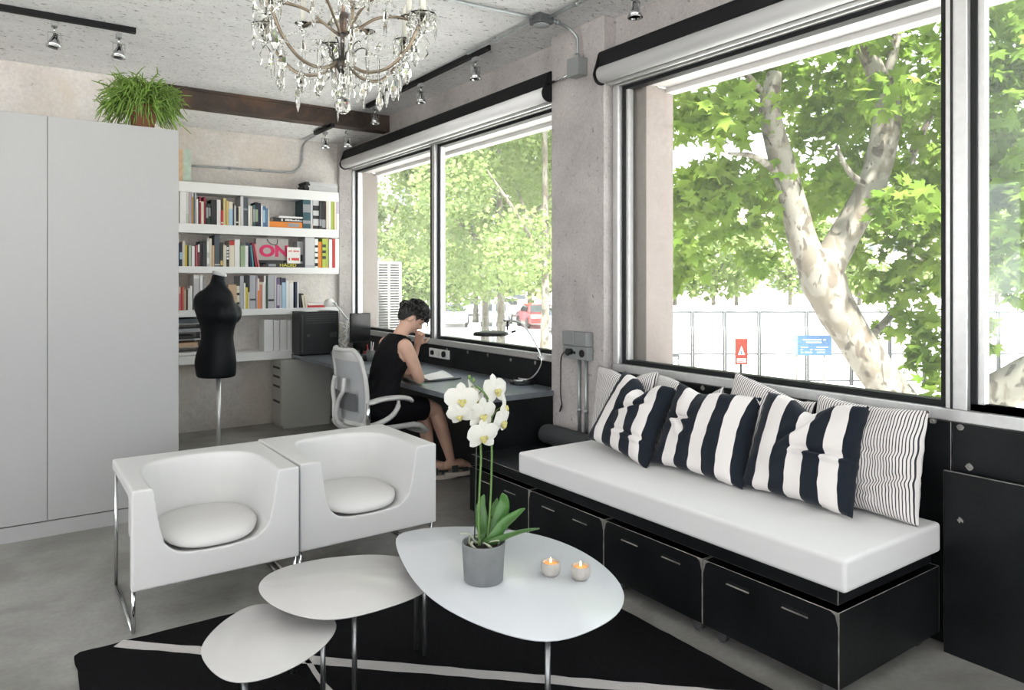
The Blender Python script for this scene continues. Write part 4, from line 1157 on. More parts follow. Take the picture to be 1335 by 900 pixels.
# head, nose down toward the page
HC = Vector((2.372, 4.63, 1.185))
HM = Q @ Matrix.Translation(HC) @ Matrix.Rotation(radians(-24), 4, 'Z') @ Matrix.Rotation(radians(38), 4, 'Y')
def headf(th, ph):
    d = Vector((cos(ph) * cos(th), cos(ph) * sin(th), sin(ph)))
    x, y, z = d.x * .094, d.y * .074, d.z * .112
    if z < 0:                                   # narrower jaw, shorter back of the skull
        t = min(1, -z / .112)
        y *= 1 - .30 * t
        if x < 0: x *= 1 - .45 * t
        else: x *= 1 - .05 * t
    if x < 0: x *= 1.06
    if x > .05: x = .05 + (x - .05) * .8
    g = lambda cx, cz, sx, sz: math.exp(-((y - cx) / sx) ** 2 - ((z - cz) / sz) ** 2)
    if x > 0:
        x += .024 * g(0, -.022, .012, .016) + .012 * g(0, -.004, .008, .02)      # nose
        x -= .010 * (g(.032, .008, .016, .011) + g(-.032, .008, .016, .011))         # eye sockets
        x += .005 * g(0, .026, .045, .010)                                           # brow
        x += .007 * g(0, -.056, .018, .006) + .006 * g(0, -.068, .016, .006)         # lips
        x -= .004 * g(0, -.062, .02, .003)
        x += .010 * g(0, -.095, .022, .016)                                           # chin
    return HM @ Vector((x, y, z))
NU, NV = 48, 40
hv, hf = [], []
for j in range(NV + 1):
    for i in range(NU):
        hv.append(headf(2 * pi * i / NU, -pi / 2 + pi * j / NV))
for j in range(NV):
    for i in range(NU):
        hf.append((j * NU + i, j * NU + (i + 1) % NU, (j + 1) * NU + (i + 1) % NU, (j + 1) * NU + i))
body.add(hv, hf, 0, True)
for s in (-1, 1):   # ears
    body.ellipsoid((0, 0, 0), (.018, .008, .03), 12, 8, M=HM @ Matrix.Translation((-.008, .072 * s, -.002)) @ Matrix.Rotation(radians(12), 4, 'Y') @ Matrix.Rotation(radians(18 * s), 4, 'Z'))
# arms
def limb(pts, rad, n=16):
    P_ = catmull([q_(p) for p in pts], 5)
    R_ = list(np.interp(np.linspace(0, len(pts) - 1, len(P_)), range(len(pts)), rad))
    body.capsule(P_, R_, n)
SHR, ELR, WRR = (2.25, 4.492, .995), (2.375, 4.515, .762), (2.42, 4.735, .752)
limb([SHR, (2.30, 4.488, .90), (2.345, 4.50, .81), ELR], [.054, .047, .041, .037])
limb([ELR, (2.392, 4.59, .765), (2.408, 4.67, .756), WRR], [.037, .036, .029, .022])
SHL, ELL, WRL = (2.25, 4.788, .995), (2.44, 4.83, .765), (2.455, 4.70, .985)
limb([SHL, (2.32, 4.81, .91), (2.39, 4.825, .83), ELL], [.054, .047, .041, .036])
limb([ELL, (2.452, 4.80, .83), (2.458, 4.75, .91), WRL], [.036, .036, .028, .022])
# legs: hips to knees to ankles
KR, AR = (2.535, 4.575, .515), (2.655, 4.555, .135)
limb([(2.14, 4.565, .545), (2.30, 4.56, .555), (2.45, 4.57, .545), KR], [.088, .078, .064, .053])
limb([KR, (2.575, 4.568, .40), (2.62, 4.56, .26), AR], [.052, .053, .042, .030])
KL, AL = (2.52, 4.73, .475), (2.545, 4.645, .105)
limb([(2.14, 4.715, .54), (2.30, 4.72, .53), (2.43, 4.73, .505), KL], [.088, .078, .064, .053])
limb([KL, (2.53, 4.71, .36), (2.538, 4.68, .22), AL], [.052, .053, .042, .030])
# feet
def foot(a, toe, zs):
    a, toe = Vector(a), Vector(toe)
    d = (toe - a); d.z = 0; d.normalize()
    s = Vector((-d.y, d.x, 0))
    body.capsule([q_(a), q_(Vector((a.x, a.y, zs + .045)) - d * .035)], [.03, .03], 14)
    body.capsule([q_(Vector((a.x, a.y, zs + .05)) - d * .02), q_((a * .55 + toe * .45) * 1.0 + Vector((0, 0, 0))), q_(toe - d * .03)], [.034, .034, .022], 14)
    for k, (o_, l, r) in enumerate(((-.024, .0, .0095), (-.008, .004, .008), (.006, .0, .0075), (.018, -.008, .007), (.028, -.018, .0065))):
        b_ = toe + s * o_ - d * .03
        body.capsule([q_(b_), q_(b_ + d * (.03 + l) + Vector((0, 0, -.004)))], [r, r * .9], 8)
RT, LT = (2.83, 4.535, .082), (2.70, 4.585, .075)
foot(AR, RT, .062); foot(AL, LT, .05)
# hands: palm, four bent fingers and a thumb
def hand(w, d, nrm, curl, side, size=1.0):
    """w wrist, d direction of the fingers, nrm palm normal, curl bend per joint in radians, side: +1/-1 where the thumb leaves"""
    w, d, nrm = Vector(w), Vector(d).normalized(), Vector(nrm).normalized()
    a = d.cross(nrm).normalized() * side
    P_ = [w, w + d * .045 * size, w + d * .085 * size]
    for o_ in (-.026, -.009, .009, .026):
        body.capsule([q_(w + a * o_ * .5), q_(w + d * .085 * size + a * o_)], [.014, .0125], 10)
    for o_, ln in ((.029, .072), (.0105, .081), (-.0085, .075), (-.027, .058)):
        p = w + d * .085 * size + a * o_
        dd = d.copy(); pts = [p]
        for k, f in enumerate((.45, .32, .25)):
            dd = (Matrix.Rotation(curl[k], 3, a) @ dd)
            p = p + dd * ln * f * size; pts.append(p)
        body.capsule([q_(x) for x in pts], [.0092, .0088, .0082, .0072], 10)
    p0 = w + d * .025 * size + a * .026
    t1 = p0 + (d * .6 + a * .75).normalized() * .042
    t2 = t1 + (d * .9 + a * .25 - nrm * .0).normalized() * .03
    body.capsule([q_(w + d * .012 + a * .01), q_(p0), q_(t1), q_(t2)], [.013, .012, .0105, .0085], 10)
hand(WRR, (.10, .99, -.05), (0, 0, -1), (-.12, -.2, -.2), -1)
hand(WRL, (.02, -.45, .88), (-.75, -.5, -.3), (.5, .8, .7), 1)
bo = body.obj('body', M_SKIN, per)
rm = bo.modifiers.new('fuse', 'REMESH'); rm.mode = 'VOXEL'; rm.voxel_size = .0048; rm.use_smooth_shade = True
smo = bo.modifiers.new('soft', 'SMOOTH'); smo.factor = .5; smo.iterations = 3
realise(bo)

# sleeveless top
def torso_pt(t, ang, grow):
    i = min(int(t), len(tors) - 2); f = t - i
    c = Vector(tors[i][0]).lerp(Vector(tors[i + 1][0]), f); a = tors[i][1] * (1 - f) + tors[i + 1][1] * f + grow; b = tors[i][2] * (1 - f) + tors[i + 1][2] * f + grow
    R = Matrix.Rotation(radians(14), 3, 'Y')
    return q_(c + R @ Vector((a * cos(ang), b * sin(ang), 0)))
shirt = MB()
NA, NT = 110, 96
tt = np.linspace(1.2, 9.75, NT)
vs = []
rn = random.Random(2)
for t in tt:
    for k in range(NA):
        a = 2 * pi * k / NA
        vs.append(torso_pt(t, a, .0085 + .0035 * sin(5 * a + t * 1.7) * (t < 5) + .002 * sin(9 * a - t * 3)))
holes = [q_((2.262, 4.64 - s * .168, .985)) for s in (1, -1)]
def worn(p, ang, t):
    for h in holes:
        d = p - h
        if (d.x / .072) ** 2 + (d.y / .064) ** 2 + (d.z / .098) ** 2 < 1: return False
    front = max(0.0, cos(ang))
    return t < 9.72 - .75 * front
fs = []
for j in range(NT - 1):
    for k in range(NA):
        idx = (j * NA + k, j * NA + (k + 1) % NA, (j + 1) * NA + (k + 1) % NA, (j + 1) * NA + k)
        c_ = (vs[idx[0]] + vs[idx[2]]) / 2
        if worn(c_, 2 * pi * (k + .5) / NA, (tt[j] + tt[j + 1]) / 2): fs.append(idx)
shirt.add(vs, fs, 0, True)
so_ = shirt.obj('sleeveless_top', M_SHIRT, per)
sd = so_.modifiers.new('thick', 'SOLIDIFY'); sd.thickness = .004; sd.offset = 1
# skirt over hips and thighs
sk = MB()
for (h, k, mid) in (((2.14, 4.565, .545), KR, (2.30, 4.56, .555)), ((2.14, 4.715, .54), KL, (2.30, 4.72, .53))):
    P_ = catmull([q_((2.10, h[1], h[2])), q_(mid), q_(Vector(mid).lerp(Vector(k), .62) + Vector((0, 0, .004)))], 5)
    sk.tube(P_, list(np.linspace(.108, .082, len(P_))), 18)
sk.rings([[torso_pt(t, 2 * pi * k / 30, .013) for k in range(30)] for t in (.0, .5, 1, 1.6, 2.2, 2.6)])
sko = sk.obj('skirt', M_SHIRT, per)
rm = sko.modifiers.new('fuse', 'REMESH'); rm.mode = 'VOXEL'; rm.voxel_size = .008; rm.use_smooth_shade = True
smo = sko.modifiers.new('soft', 'SMOOTH'); smo.iterations = 4
realise(sko)
# hair: cropped cap with curls heaped toward the front
hr = MB()
def hairf(th, ph):
    d = Vector((cos(ph) * cos(th), cos(ph) * sin(th), sin(ph)))
    x, y, z = d.x * .103, d.y * .082, d.z * .122
    if z < 0:
        t = min(1, -z / .122); y *= 1 - .28 * t
        if x < 0: x *= 1 - .40 * t
    if x < 0: x *= 1.08
    n_ = noise.noise(Vector((x, y, z)) * 60) * .006
    return HM @ (Vector((x, y, z)) * (1 + n_ / .1))
vs, fs = [], []
HU, HVN = 112, 80
for j in range(HVN + 1):
    for i in range(HU):
        vs.append(hairf(2 * pi * i / HU, -pi / 2 + pi * j / HVN))
def in_hair(th, ph):
    d = Vector((cos(ph) * cos(th), cos(ph) * sin(th), sin(ph)))
    # hairline height by the turn from the face: forehead, temple, over the ear, nape
    f = d.x
    line = np.interp(f, [-1, -.75, -.45, -.25, -.08, .12, .30, .5, .8, 1], [-.50, -.50, -.42, -.10, .20, .22, .02, .36, .50, .50])
    return d.z > line + .03 * noise.noise(d * 9)
for j in range(HVN):
    for i in range(HU):
        if in_hair(2 * pi * (i + .5) / HU, -pi / 2 + pi * (j + .5) / HVN):
            fs.append((j * HU + i, j * HU + (i + 1) % HU, (j + 1) * HU + (i + 1) % HU, (j + 1) * HU + i))
hr.add(vs, fs, 0, True)
rr = random.Random(11)
for k in range(240):
    th, ph = rr.uniform(-1.6, 1.6), rr.uniform(.35, 1.5)
    if rr.random() < .35: th = rr.uniform(-pi, pi); ph = rr.uniform(.3, 1.5)
    p = hairf(th, ph); c_ = Q @ HC
    o_ = (p - c_).normalized()
    r = rr.uniform(.005, .0095)
    ax = Vector((rr.uniform(-1, 1), rr.uniform(-1, 1), rr.uniform(-1, 1))).normalized()
    e1_ = o_; e2_ = o_.cross(ax).normalized()
    R0 = .011 + .006 * rr.random()
    pts = [p + o_ * .004 + e1_ * R0 * sin(t) + e2_ * R0 * (1 - cos(t)) for t in np.linspace(0, 4.4, 8)]
    hr.tube(pts, [r * .7, r, r, r, r * .9, r * .8, r * .6, r * .3], 5)
hr.obj('hair', M_HAIR, per)
# eyes, brows, lips
for s in (-1, 1):
    MB().ellipsoid((0, 0, 0), (.007, .012, .004), 10, 8, M=HM @ Matrix.Translation((.0725, .031 * s, .004))).obj('eye', mat('dark_lashes', (.03, .02, .018), .5), per)
    MB().tube([HM @ Vector(p) for p in ((.083, .018 * s, .024), (.0825, .032 * s, .028), (.074, .046 * s, .023))], [.0025, .003, .0015], 6).obj('eyebrow', M_HAIR, per)
MB().tube([HM @ Vector(p) for p in ((.078, -.022, -.061), (.0865, 0, -.0605), (.078, .022, -.061))], [.002, .0045, .002], 6).obj('lips', mat('lips', (.42, .14, .12), .5), per)
# platform sandals
M_SOLE = mat('sandal_sole', (.62, .56, .50), .7); M_STRAP = mat('sandal_strap', (.035, .05, .048), .7)
def sandal(a, toe, zs):
    a, toe = Vector(a), Vector(toe)
    d = (toe - a); d.z = 0; d.normalize(); s = Vector((-d.y, d.x, 0))
    o_ = a - d * .055; o_.z = 0
    ln = (Vector((toe.x, toe.y, 0)) - o_).length + .02
    ol = []
    for t in np.linspace(0, 2 * pi, 25)[:-1]:
        u = .5 - .5 * cos(t)
        w = (.034 + .012 * sin(pi * min(1, u * 1.1) - .6)) * sin(t)
        p = o_ + d * u * ln + s * w
        ol.append((q_((p.x, p.y, 0)).x, q_((p.x, p.y, 0)).y))
    sh_ = MB().prism(ol, q_((0, 0, zs - .03)).z, q_((0, 0, zs)).z).obj('sandal', M_SOLE, per, bevel=.004)
    for f, hh in ((.60, .030), (.28, .075)):
        c_ = o_ + d * ln * f
        def fn(i, j, c_=c_, hh=hh):
            ang = pi * i
            p = c_ + d * (j - .5) * .05 + s * .043 * cos(ang); p.z = zs + hh * sin(ang) + .006
            return q_(p)
        MB().grid(fn, 12, 3).obj('strap', M_STRAP, sh_)
sandal(AR, RT, .055); sandal(AL, LT, .032)
# ------------------------------------------------------------------ bench: four steel crates on casters, a seat board, a mattress
BX = 2.307
ycuts = [1.357, 1.942, 2.532, 3.130, 3.735]
labs = ['nearest black steel storage crate on casters under the bench end', 'black steel storage crate, second from the near bench end', 'black steel storage crate, third from the near bench end', 'farthest black steel storage crate, beside the desk end']
for i in range(4):
    a, b = ycuts[i] + .003, ycuts[i + 1] - .003
    cr = thing('storage_crate', labs[i], 'crate', 'storage crates under the bench', (2.66, (a + b) / 2, 0))
    Pc = Matrix.Translation((-2.66, -(a + b) / 2, 0))
    m = MB()
    x0, x1, z0, z1, t = BX, 3.02, .058, .322, .004
    m.box(x0, x0 + t, a, b, z0, z1, M=Pc); 
    cr_front = m.obj('front', [M_STEEL, M_WORN], cr, bevel=.0016, seg=1, bevmat=1)
    m = MB().box(x0 + t, x1, a, a + t, z0, z1, M=Pc).box(x0 + t, x1, b - t, b, z0, z1, M=Pc).box(x1, x1 + t, a, b, z0, z1, M=Pc).box(x0 + t, x1, a + t, b - t, z0, z0 + t, M=Pc)
    m.obj('body', [M_STEEL, M_WORN], cr, bevel=.0016, seg=1, bevmat=1)
    w_ = b - a
    for f in (.235, .66):      # slot shaped finger pulls with a bright lip
        yc = a + w_ * (f + .05)
        MB().box(x0 - .006, x0 - .0002, yc - .052, yc + .052, .262, .2665, M=Pc).obj('pull', M_WORN, cr, bevel=.0012)
        MB().box(x0 - .0012, x0 - .0002, yc - .05, yc + .05, .2672, .276, M=Pc).obj('pull_slot', M_BLACK, cr)
    if i < 3:
        for yy in (a, b):      # welded corner gusset with worn paint at the top corners
            s = 1 if yy == a else -1
            MB().prism([(0, 0), (.028 * s, 0), (.012 * s, -.010), (.006 * s, -.032), (0, -.05)] if s > 0 else [(0, -.05), (.006 * s, -.032), (.012 * s, -.010), (.028 * s, 0), (0, 0)], 0, .0006, M=Pc @ Matrix.Translation((x0 - .0001, yy, z1 - .002)) @ Matrix(((0, 0, -1, 0), (1, 0, 0, 0), (0, 1, 0, 0), (0, 0, 0, 1)))).obj('worn_corner', M_WORN, cr)
    for xx in (x0 + .05, x1 - .06):
        for yy in (a + .06, b - .06):
            cw = MB()
            cw.cyl(Pc @ Vector((xx - .012, yy, .024)), Pc @ Vector((xx - .004, yy, .024)), .023, n=16).cyl(Pc @ Vector((xx + .004, yy, .024)), Pc @ Vector((xx + .012, yy, .024)), .023, n=16)
            co = cw.obj('caster', mat('caster_dark', (.06, .06, .062), .35), cr)
            MB().box(xx - .018, xx + .018, yy - .014, yy + .014, .05, .0575, M=Pc).cyl(Pc @ Vector((xx, yy, .024)), Pc @ Vector((xx, yy, .052)), .004).obj('fork', M_GALV, co)
bd = MB().box(2.325, 2.985, 1.372, 3.745, .339, .392).obj('seat_board', [M_STEEL, M_WORN], bevel=.0018, seg=1, bevmat=1)
tag(bd, 'long black steel seat board lying above the storage crates', 'bench board')
bf = MB().box(2.60, 2.984, 1.42, 3.70, .3225, .3385).obj('packing_strip', M_STEEL)
bf.parent = bd
M_SHEET = mat('white_cotton', (.68, .677, .68), .9, bump=.06, bscale=25, sheen=.2)
MX0, MX1, MY0, MY1, MZ0, MZ1 = 2.307, 2.985, 1.336, 3.228, .3925, .508
mtb = MB().box(MX0, MX1, MY0, MY1, MZ0, MZ1)
mt = mtb.obj('mattress', M_SHEET)
bm = bmesh.new(); bm.from_mesh(mt.data)
bmesh.ops.bevel(bm, geom=list(bm.edges), offset=.018, segments=4, profile=.6, affect='EDGES')
for f in bm.faces: f.smooth = True
bm.to_mesh(mt.data); bm.free()
wnm = mt.modifiers.new('normals', 'WEIGHTED_NORMAL')
tag(mt, 'long white bench mattress lying on the black seat board', 'mattress')
# dark bolster roll in the corner by the pier
bo_ = MB()
pr = []
y0, y1, rz, rx = 3.24, 3.93, .062, .075
nn = 24
rings = []
for t, s in ((0, .35), (.012, .75), (.04, .96), (.08, 1), (.3, 1.02), (.5, .98), (.7, 1.01), (.92, 1), (.965, .93), (.99, .7), (1, .35)):
    y = y0 + (3.74 - y0) * t
    rings.append([Vector((2.888 + rx * s * cos(a) * (1 + .02 * sin(3 * a + 9 * t)), y, .3935 + rz + rz * s * sin(a))) for a in np.linspace(0, 2 * pi, nn + 1)[:-1]])
bo_.rings(rings)
tag(bo_.obj('bolster', mat('charcoal_felt', (.035, .04, .042), .95, bump=.1, bscale=40), None), 'charcoal bolster roll lying at the foot of the concrete pier', 'bolster')

# ------------------------------------------------------------------ cushions
NAVY, OFFW = (.012, .016, .024), (.74, .705, .69)
WIDE = stripes('wide_stripe_cotton', 'X', .1636, .5, OFFW, NAVY, 0.0)
M_NARROW = {}
def pillow(name, w, h, t, material, seed, chop, cornercurl, label, group, pose, folds=(), rot=None, ear=.06, taper=0.0):
    """square cushion: two stitched faces, puffed, dented on top and creased; local x across, y up, z toward the room"""
    N_ = 44
    rr = random.Random(seed)
    def prof(i, j):
        a = 1 - abs(2 * i - 1) ** 3.0; b = 1 - abs(2 * j - 1) ** 3.0
        return (max(a, 0) * max(b, 0)) ** .45
    def pt(i, j, side):
        # edges drawn in between the corners
        ex = (2 * i - 1); ey = (2 * j - 1)
        x = w / 2 * ex * (1 - ear * (1 - ey * ey)) * (1 - taper * (ey + 1) / 2); y = h / 2 * ey * (1 - ear * (1 - ex * ex))
        z = t / 2 * prof(i, j)
        # a chop in the top edge pulls the middle of the top down and out
        if chop:
            c = math.exp(-((ex - chop[1]) / chop[2]) ** 2)
            k = max(0, ey + .15) / 1.15
            y -= chop[0] * h * c * k ** 2
            z += side * 0 + .25 * chop[0] * t * c * k * prof(i, j)
            z -= .55 * t / 2 * math.exp(-((ex - chop[1]) / (chop[2] * .6)) ** 2) * k ** 3 * prof(i, j)
        for (fx, fy, ang, ln, dp, wd) in folds:
            dx, dy = ex - fx, ey - fy
            u = dx * cos(ang) + dy * sin(ang); v = -dx * sin(ang) + dy * cos(ang)
            f = math.exp(-(v / wd) ** 2) * math.exp(-(u / ln) ** 4)
            z -= dp * f
            z += dp * .7 * math.exp(-((v + wd * 1.6) / (wd * 1.1)) ** 2) * math.exp(-(u / ln) ** 4)
        wv = noise.noise(Vector((ex * 2.1 + seed, ey * 2.1, side * 3.1))) * .012 + noise.noise(Vector((ex * 6 + seed, ey * 4, side * 5))) * .004
        z += wv * (prof(i, j) ** .6)
        x += .004 * noise.noise(Vector((ey * 5, seed, ex))) ; y += .005 * noise.noise(Vector((ex * 5, seed + 9, ey)))
        if cornercurl:
            for (cx_, cy_, am) in cornercurl:
                d2 = (ex - cx_) ** 2 + (ey - cy_) ** 2
                z += am * math.exp(-d2 / .12)
        return Vector((x, y, z * side if not cornercurl else z * side))
    m = MB()
    vs = []; fs = []; uv = []
    for side in (1, -1):
        b = len(vs)
        for j in range(N_):
            for i in range(N_):
                u_, v_ = i / (N_ - 1), j / (N_ - 1)
                p = pt(u_, v_, side)
                if i in (0, N_ - 1) or j in (0, N_ - 1): p.z = (pt(u_, v_, 1).z + pt(u_, v_, -1).z) / 2 + .0 * side
                vs.append(p); uv.append((u_ * w, v_ * h))
        for j in range(N_ - 1):
            for i in range(N_ - 1):
                f = (b + j * N_ + i, b + j * N_ + i + 1, b + (j + 1) * N_ + i + 1, b + (j + 1) * N_ + i)
                fs.append(f if side > 0 else tuple(reversed(f)))
    m.add(vs, fs, 0, True)
    me = m.mesh(name, material)
    ul = me.uv_layers.new(name='cloth')
    for lp in me.loops: ul.data[lp.index].uv = uv[lp.vertex_index]
    bm = bmesh.new(); bm.from_mesh(me); bmesh.ops.remove_doubles(bm, verts=bm.verts, dist=1e-4); bm.to_mesh(me); bm.free()
    o = link(name, me)
    o.matrix_world = pose
    tag(o, label, 'cushion', group)
    return o
def pose(bl, br, up_lean, depth=0.0, roll=0):
    """stand a cushion on its lower edge from bl to br (world points), leaning back by up_lean"""
    bl, br = Vector(bl), Vector(br)
    x = (br - bl).normalized()
    # toward the wall (+X) is away from the room; z axis faces the room
    up = Vector((0, 0, 1))
    n = x.cross(up).normalized()            # faces the room (-X) when x runs toward the camera (-Y)
    y = (up * cos(up_lean) - n * sin(up_lean)).normalized()
    yy = (y - x * y.dot(x)).normalized()
    z = x.cross(yy)
    M = Matrix((x, yy, z)).transposed().to_4x4()
    return Matrix.Translation((bl + br) / 2) @ M @ Matrix.Rotation(roll, 4, 'Z')
TH1 = stripes('ticking_stripe_narrow', 'X', .0118, .33, OFFW, (.03, .032, .04), .004)
ZM = .512
def stand(y_left, y_right, xb, h, lean, dz=.0):
    return pose((xb, y_left, ZM + dz + .0), (xb, y_right, ZM + dz), lean)
GN = 'narrow striped cushions along the bench back'
GW = 'wide striped cushions on the bench'
def place(P, w, h, roll=0, ear=.06):
    # local origin is the cushion centre: lift it by half the height along its own up axis
    return P @ Matrix.Translation((0, h / 2 * (1 - .4 * 0), 0)) @ Matrix.Rotation(roll, 4, 'Z')
pillow('cushion', .50, .44, .13, TH1, 1, (.10, .1, .4), None, 'narrow striped cushion at the pier end, behind the first wide striped cushion', GN,
       place(pose((2.885, 3.275, ZM), (2.875, 2.785, ZM), radians(9)), .5, .425, radians(2)), [(-.5, -.1, .9, .4, .010, .07)])
pillow('cushion', .46, .44, .12, TH1, 2, (.20, .35, .5), None, 'narrow striped cushion with slumped top behind the second wide striped cushion', GN,
       place(pose((2.885, 2.790, ZM), (2.875, 2.335, ZM), radians(9)), .46, .42, radians(1)), [(.3, .5, -.4, .5, .010, .08)])
pillow('cushion', .46, .445, .12, TH1, 3, (.05, .6, .5), None, 'narrow striped cushion tilted to the right behind the third wide striped cushion', GN,
       place(pose((2.875, 2.315, ZM + .022), (2.865, 1.855, ZM + .022), radians(9)), .46, .43, radians(-9)), [(-.5, 0, 1.2, .5, .012, .07), (-.6, -.5, 1.0, .4, .012, .07)])
pillow('cushion', .48, .445, .14, TH1, 4, (.02, .0, .6), [(.9, .9, -.012)], 'narrow striped cushion at the near bench end, uncovered and creased', GN,
       place(pose((2.865, 1.835, ZM), (2.845, 1.352, ZM), radians(10)), .48, .44, radians(0)), [(.45, -.35, .35, .55, .014, .06), (.2, .15, .1, .7, .009, .06), (-.2, -.62, -.1, .5, .010, .05)], ear=.04)
pillow('cushion', .54, .435, .15, WIDE, 5, (.21, .12, .30), [(.95, .95, .03)], 'wide striped cushion with a deep chop in its top, farthest along the bench', GW,
       place(pose((2.690, 3.075, ZM + .022), (2.640, 2.545, ZM + .022), radians(26)), .54, .42, radians(-6)), [(.35, -.45, .05, .6, .018, .05), (.15, .25, .5, .5, .022, .06)], ear=.07, taper=.2)
pillow('cushion', .54, .435, .15, WIDE, 6, (.06, -.35, .35), [(.95, .95, -.02)], 'wide striped cushion with a pinched left side, middle of the three', GW,
       place(pose((2.690, 2.585, ZM + .012), (2.715, 2.050, ZM + .012), radians(24)), .54, .42, radians(-1.5)), [(-.62, .15, .15, .32, .040, .06), (-.45, -.05, -.9, .35, .016, .06)], ear=.06, taper=.08)
pillow('cushion', .54, .45, .15, WIDE, 7, (.13, .02, .32), [(.98, .98, .02)], 'wide striped cushion with a horizontal fold, nearest of the three', GW,
       place(pose((2.735, 2.080, ZM + .012), (2.720, 1.545, ZM + .012), radians(21)), .54, .435, radians(0)), [(.45, -.02, .02, .55, .030, .045), (-.1, .35, .9, .5, .018, .06)], ear=.05, taper=.10)
# ------------------------------------------------------------------ lounge chairs
M_LEATHER = mat('white_leather', (.64, .637, .635), .42, bump=.02, bscale=220)
M_LINING = mat('white_fabric_seat', (.66, .652, .645), .75, bump=.04, bscale=180)
def lounge(name, w, label, loc, rz=0, grp='white lounge chairs'):
    t = thing(name, label, 'armchair', grp, loc, rz)
    D, z0, z1 = .655, .182, .597
    # a bent sheet: front panel, arm slab with a chamfered flank, and the bowl block set in from the sides
    m = MB()
    pr = [(0, z0), (.045, z0), (.050, z1 - .085), (.075, z1 - .060), (.12, z1 - .052), (D, z1 - .050), (D, z1), (0, z1)]
    m.add([(-w / 2, y, z) for y, z in pr] + [(w / 2, y, z) for y, z in pr], [tuple(reversed(range(8))), tuple(range(8, 16))][::-1] + [(k, (k + 1) % 8, 8 + (k + 1) % 8, 8 + k) for k in range(8)])
    o = m.obj('shell', M_LEATHER, t)
    ob = MB().box(-w / 2 + .062, w / 2 - .062, .02, .60, .235, z1 - .01).obj('cutter', M_LEATHER, t)
    bm = bmesh.new(); bm.from_mesh(o.data); bmesh.ops.recalc_face_normals(bm, faces=bm.faces); bm.to_mesh(o.data); bm.free()
    u_ = o.modifiers.new('u', 'BOOLEAN'); u_.operation = 'UNION'; u_.object = ob; u_.solver = 'EXACT'
    # the scooped bowl: stacked rounded outlines, open to the front, wider toward the top
    cav = MB(); rings = []
    for z, hw, back, front in ((.285, .10, .40, .12), (.295, .165, .455, .03), (.315, .195, .475, -.06), (.36, .222, .49, -.2), (.44, .240, .505, -.25), (.52, .250, .515, -.28), (.58, .258, .522, -.30), (.597, .266, .530, -.31), (.62, .275, .54, -.31)):
        cy = .20; ring = []
        for a in np.linspace(0, 2 * pi, 49)[:-1]:
            c_, s_ = cos(a), sin(a)
            e = 2 / 2.9
            x = hw * math.copysign(abs(c_) ** e, c_); y = math.copysign(abs(s_) ** e, s_)
            y = cy + y * ((back - cy) if y > 0 else (cy - front))
            ring.append(Vector((x - .008, y, z)))
        rings.append(ring)
    cav.rings(rings)
    co = cav.obj('cutter', M_LEATHER, t)
    b = o.modifiers.new('b', 'BOOLEAN'); b.operation = 'DIFFERENCE'; b.object = co; b.solver = 'EXACT'
    r = o.modifiers.new('r', 'REMESH'); r.mode = 'VOXEL'; r.voxel_size = .0055; r.use_smooth_shade = True
    s = o.modifiers.new('s', 'SMOOTH'); s.factor = .5; s.iterations = 9
    realise(o)
    bpy.data.objects.remove(co); bpy.data.objects.remove(ob)
    # round seat pad
    pd = MB()
    ol = []
    for a in np.linspace(0, 2 * pi, 49)[:-1]:
        c_, s_ = cos(a), sin(a)
        ol.append((.212 * math.copysign(abs(c_) ** .8, c_) - .008, .245 + (.225 if s_ > 0 else .235) * math.copysign(abs(s_) ** .8, s_) * (1 if s_ > 0 else 1)))
    rings = []
    for k, z in ((.0, .3245), (.90, .3245), (.985, .332), (1.0, .344), (.985, .356), (.93, .366), (.75, .374), (.4, .378), (0.02, .379)):
        rings.append([Vector((-.008 + (x + .008) * max(k, .01), .245 + (y - .245) * max(k, .01), z + (.0)) ) for x, y in ol])
    rings = [[Vector((p.x, p.y, p.z - .028 * max(0, (.14 - p.y)) / .14)) for p in r_] for r_ in rings]
    pd.rings(rings); pd.obj('seat_pad', M_LINING, t)
    for sx in (-1, 1):
        x = sx * (w / 2 - .012)
        pts = [(x, .035, .19), (x, .035, .009), (x, .60, .009), (x, .60, .19)]
        if sx < 0: pts = [(x, .035, .19), (x, .035, .009), (x, .60, .009), (x, .60, .545)]
        P_ = []
        for k, p in enumerate(pts):
            P_.append(p)
        f = MB()
        for k in range(3):
            f.cyl(pts[k], pts[k + 1], .0085, n=10)
        for p in pts[1:3]: f.ellipsoid(p, (.0085,) * 3, 10, 8)
        f.obj('leg_loop', M_CHROME, t)
    return t
la = lounge('lounge_chair', .690, 'left white tub lounge chair, its chrome side frame showing', (.757, 3.270, 0))
# outer left side is open under the arm: the side loop stands clear of the shell
lb = lounge('lounge_chair', .728, 'right white tub lounge chair, next to the orchid table', (1.482, 3.315, 0), radians(1.0))

# ------------------------------------------------------------------ rug
M_RUG = mat('black_rug_pile', (.006, .006, .007), 1.0, bump=.9, bscale=260, spec=.1)
M_RUGW = mat('white_rug_pile', (.60, .57, .56), 1.0, bump=.9, bscale=260, spec=.1)
rg = MB()
RX0, RX1, RY0, RY1 = .212, 2.20, .2, 3.232
rr = random.Random(8)
ol = []
def edge(a, b, n):
    for k in range(n):
        t = k / n
        ol.append((a[0] + (b[0] - a[0]) * t + rr.uniform(-.003, .003), a[1] + (b[1] - a[1]) * t + rr.uniform(-.003, .003)))
edge((RX0 + .02, RY1), (RX0, RY1 - .02), 1); edge((RX0, RY1 - .02), (RX0, RY0), 60); edge((RX0, RY0), (RX1, RY0), 40); edge((RX1, RY0), (RX1, RY1), 60); edge((RX1, RY1), (RX0 + .02, RY1), 50)
rg.prism(ol, .0005, .018)
rug = rg.obj('rug', M_RUG, bevel=.004)
tag(rug, 'black shaggy rug with white stripes under the coffee tables', 'rug')
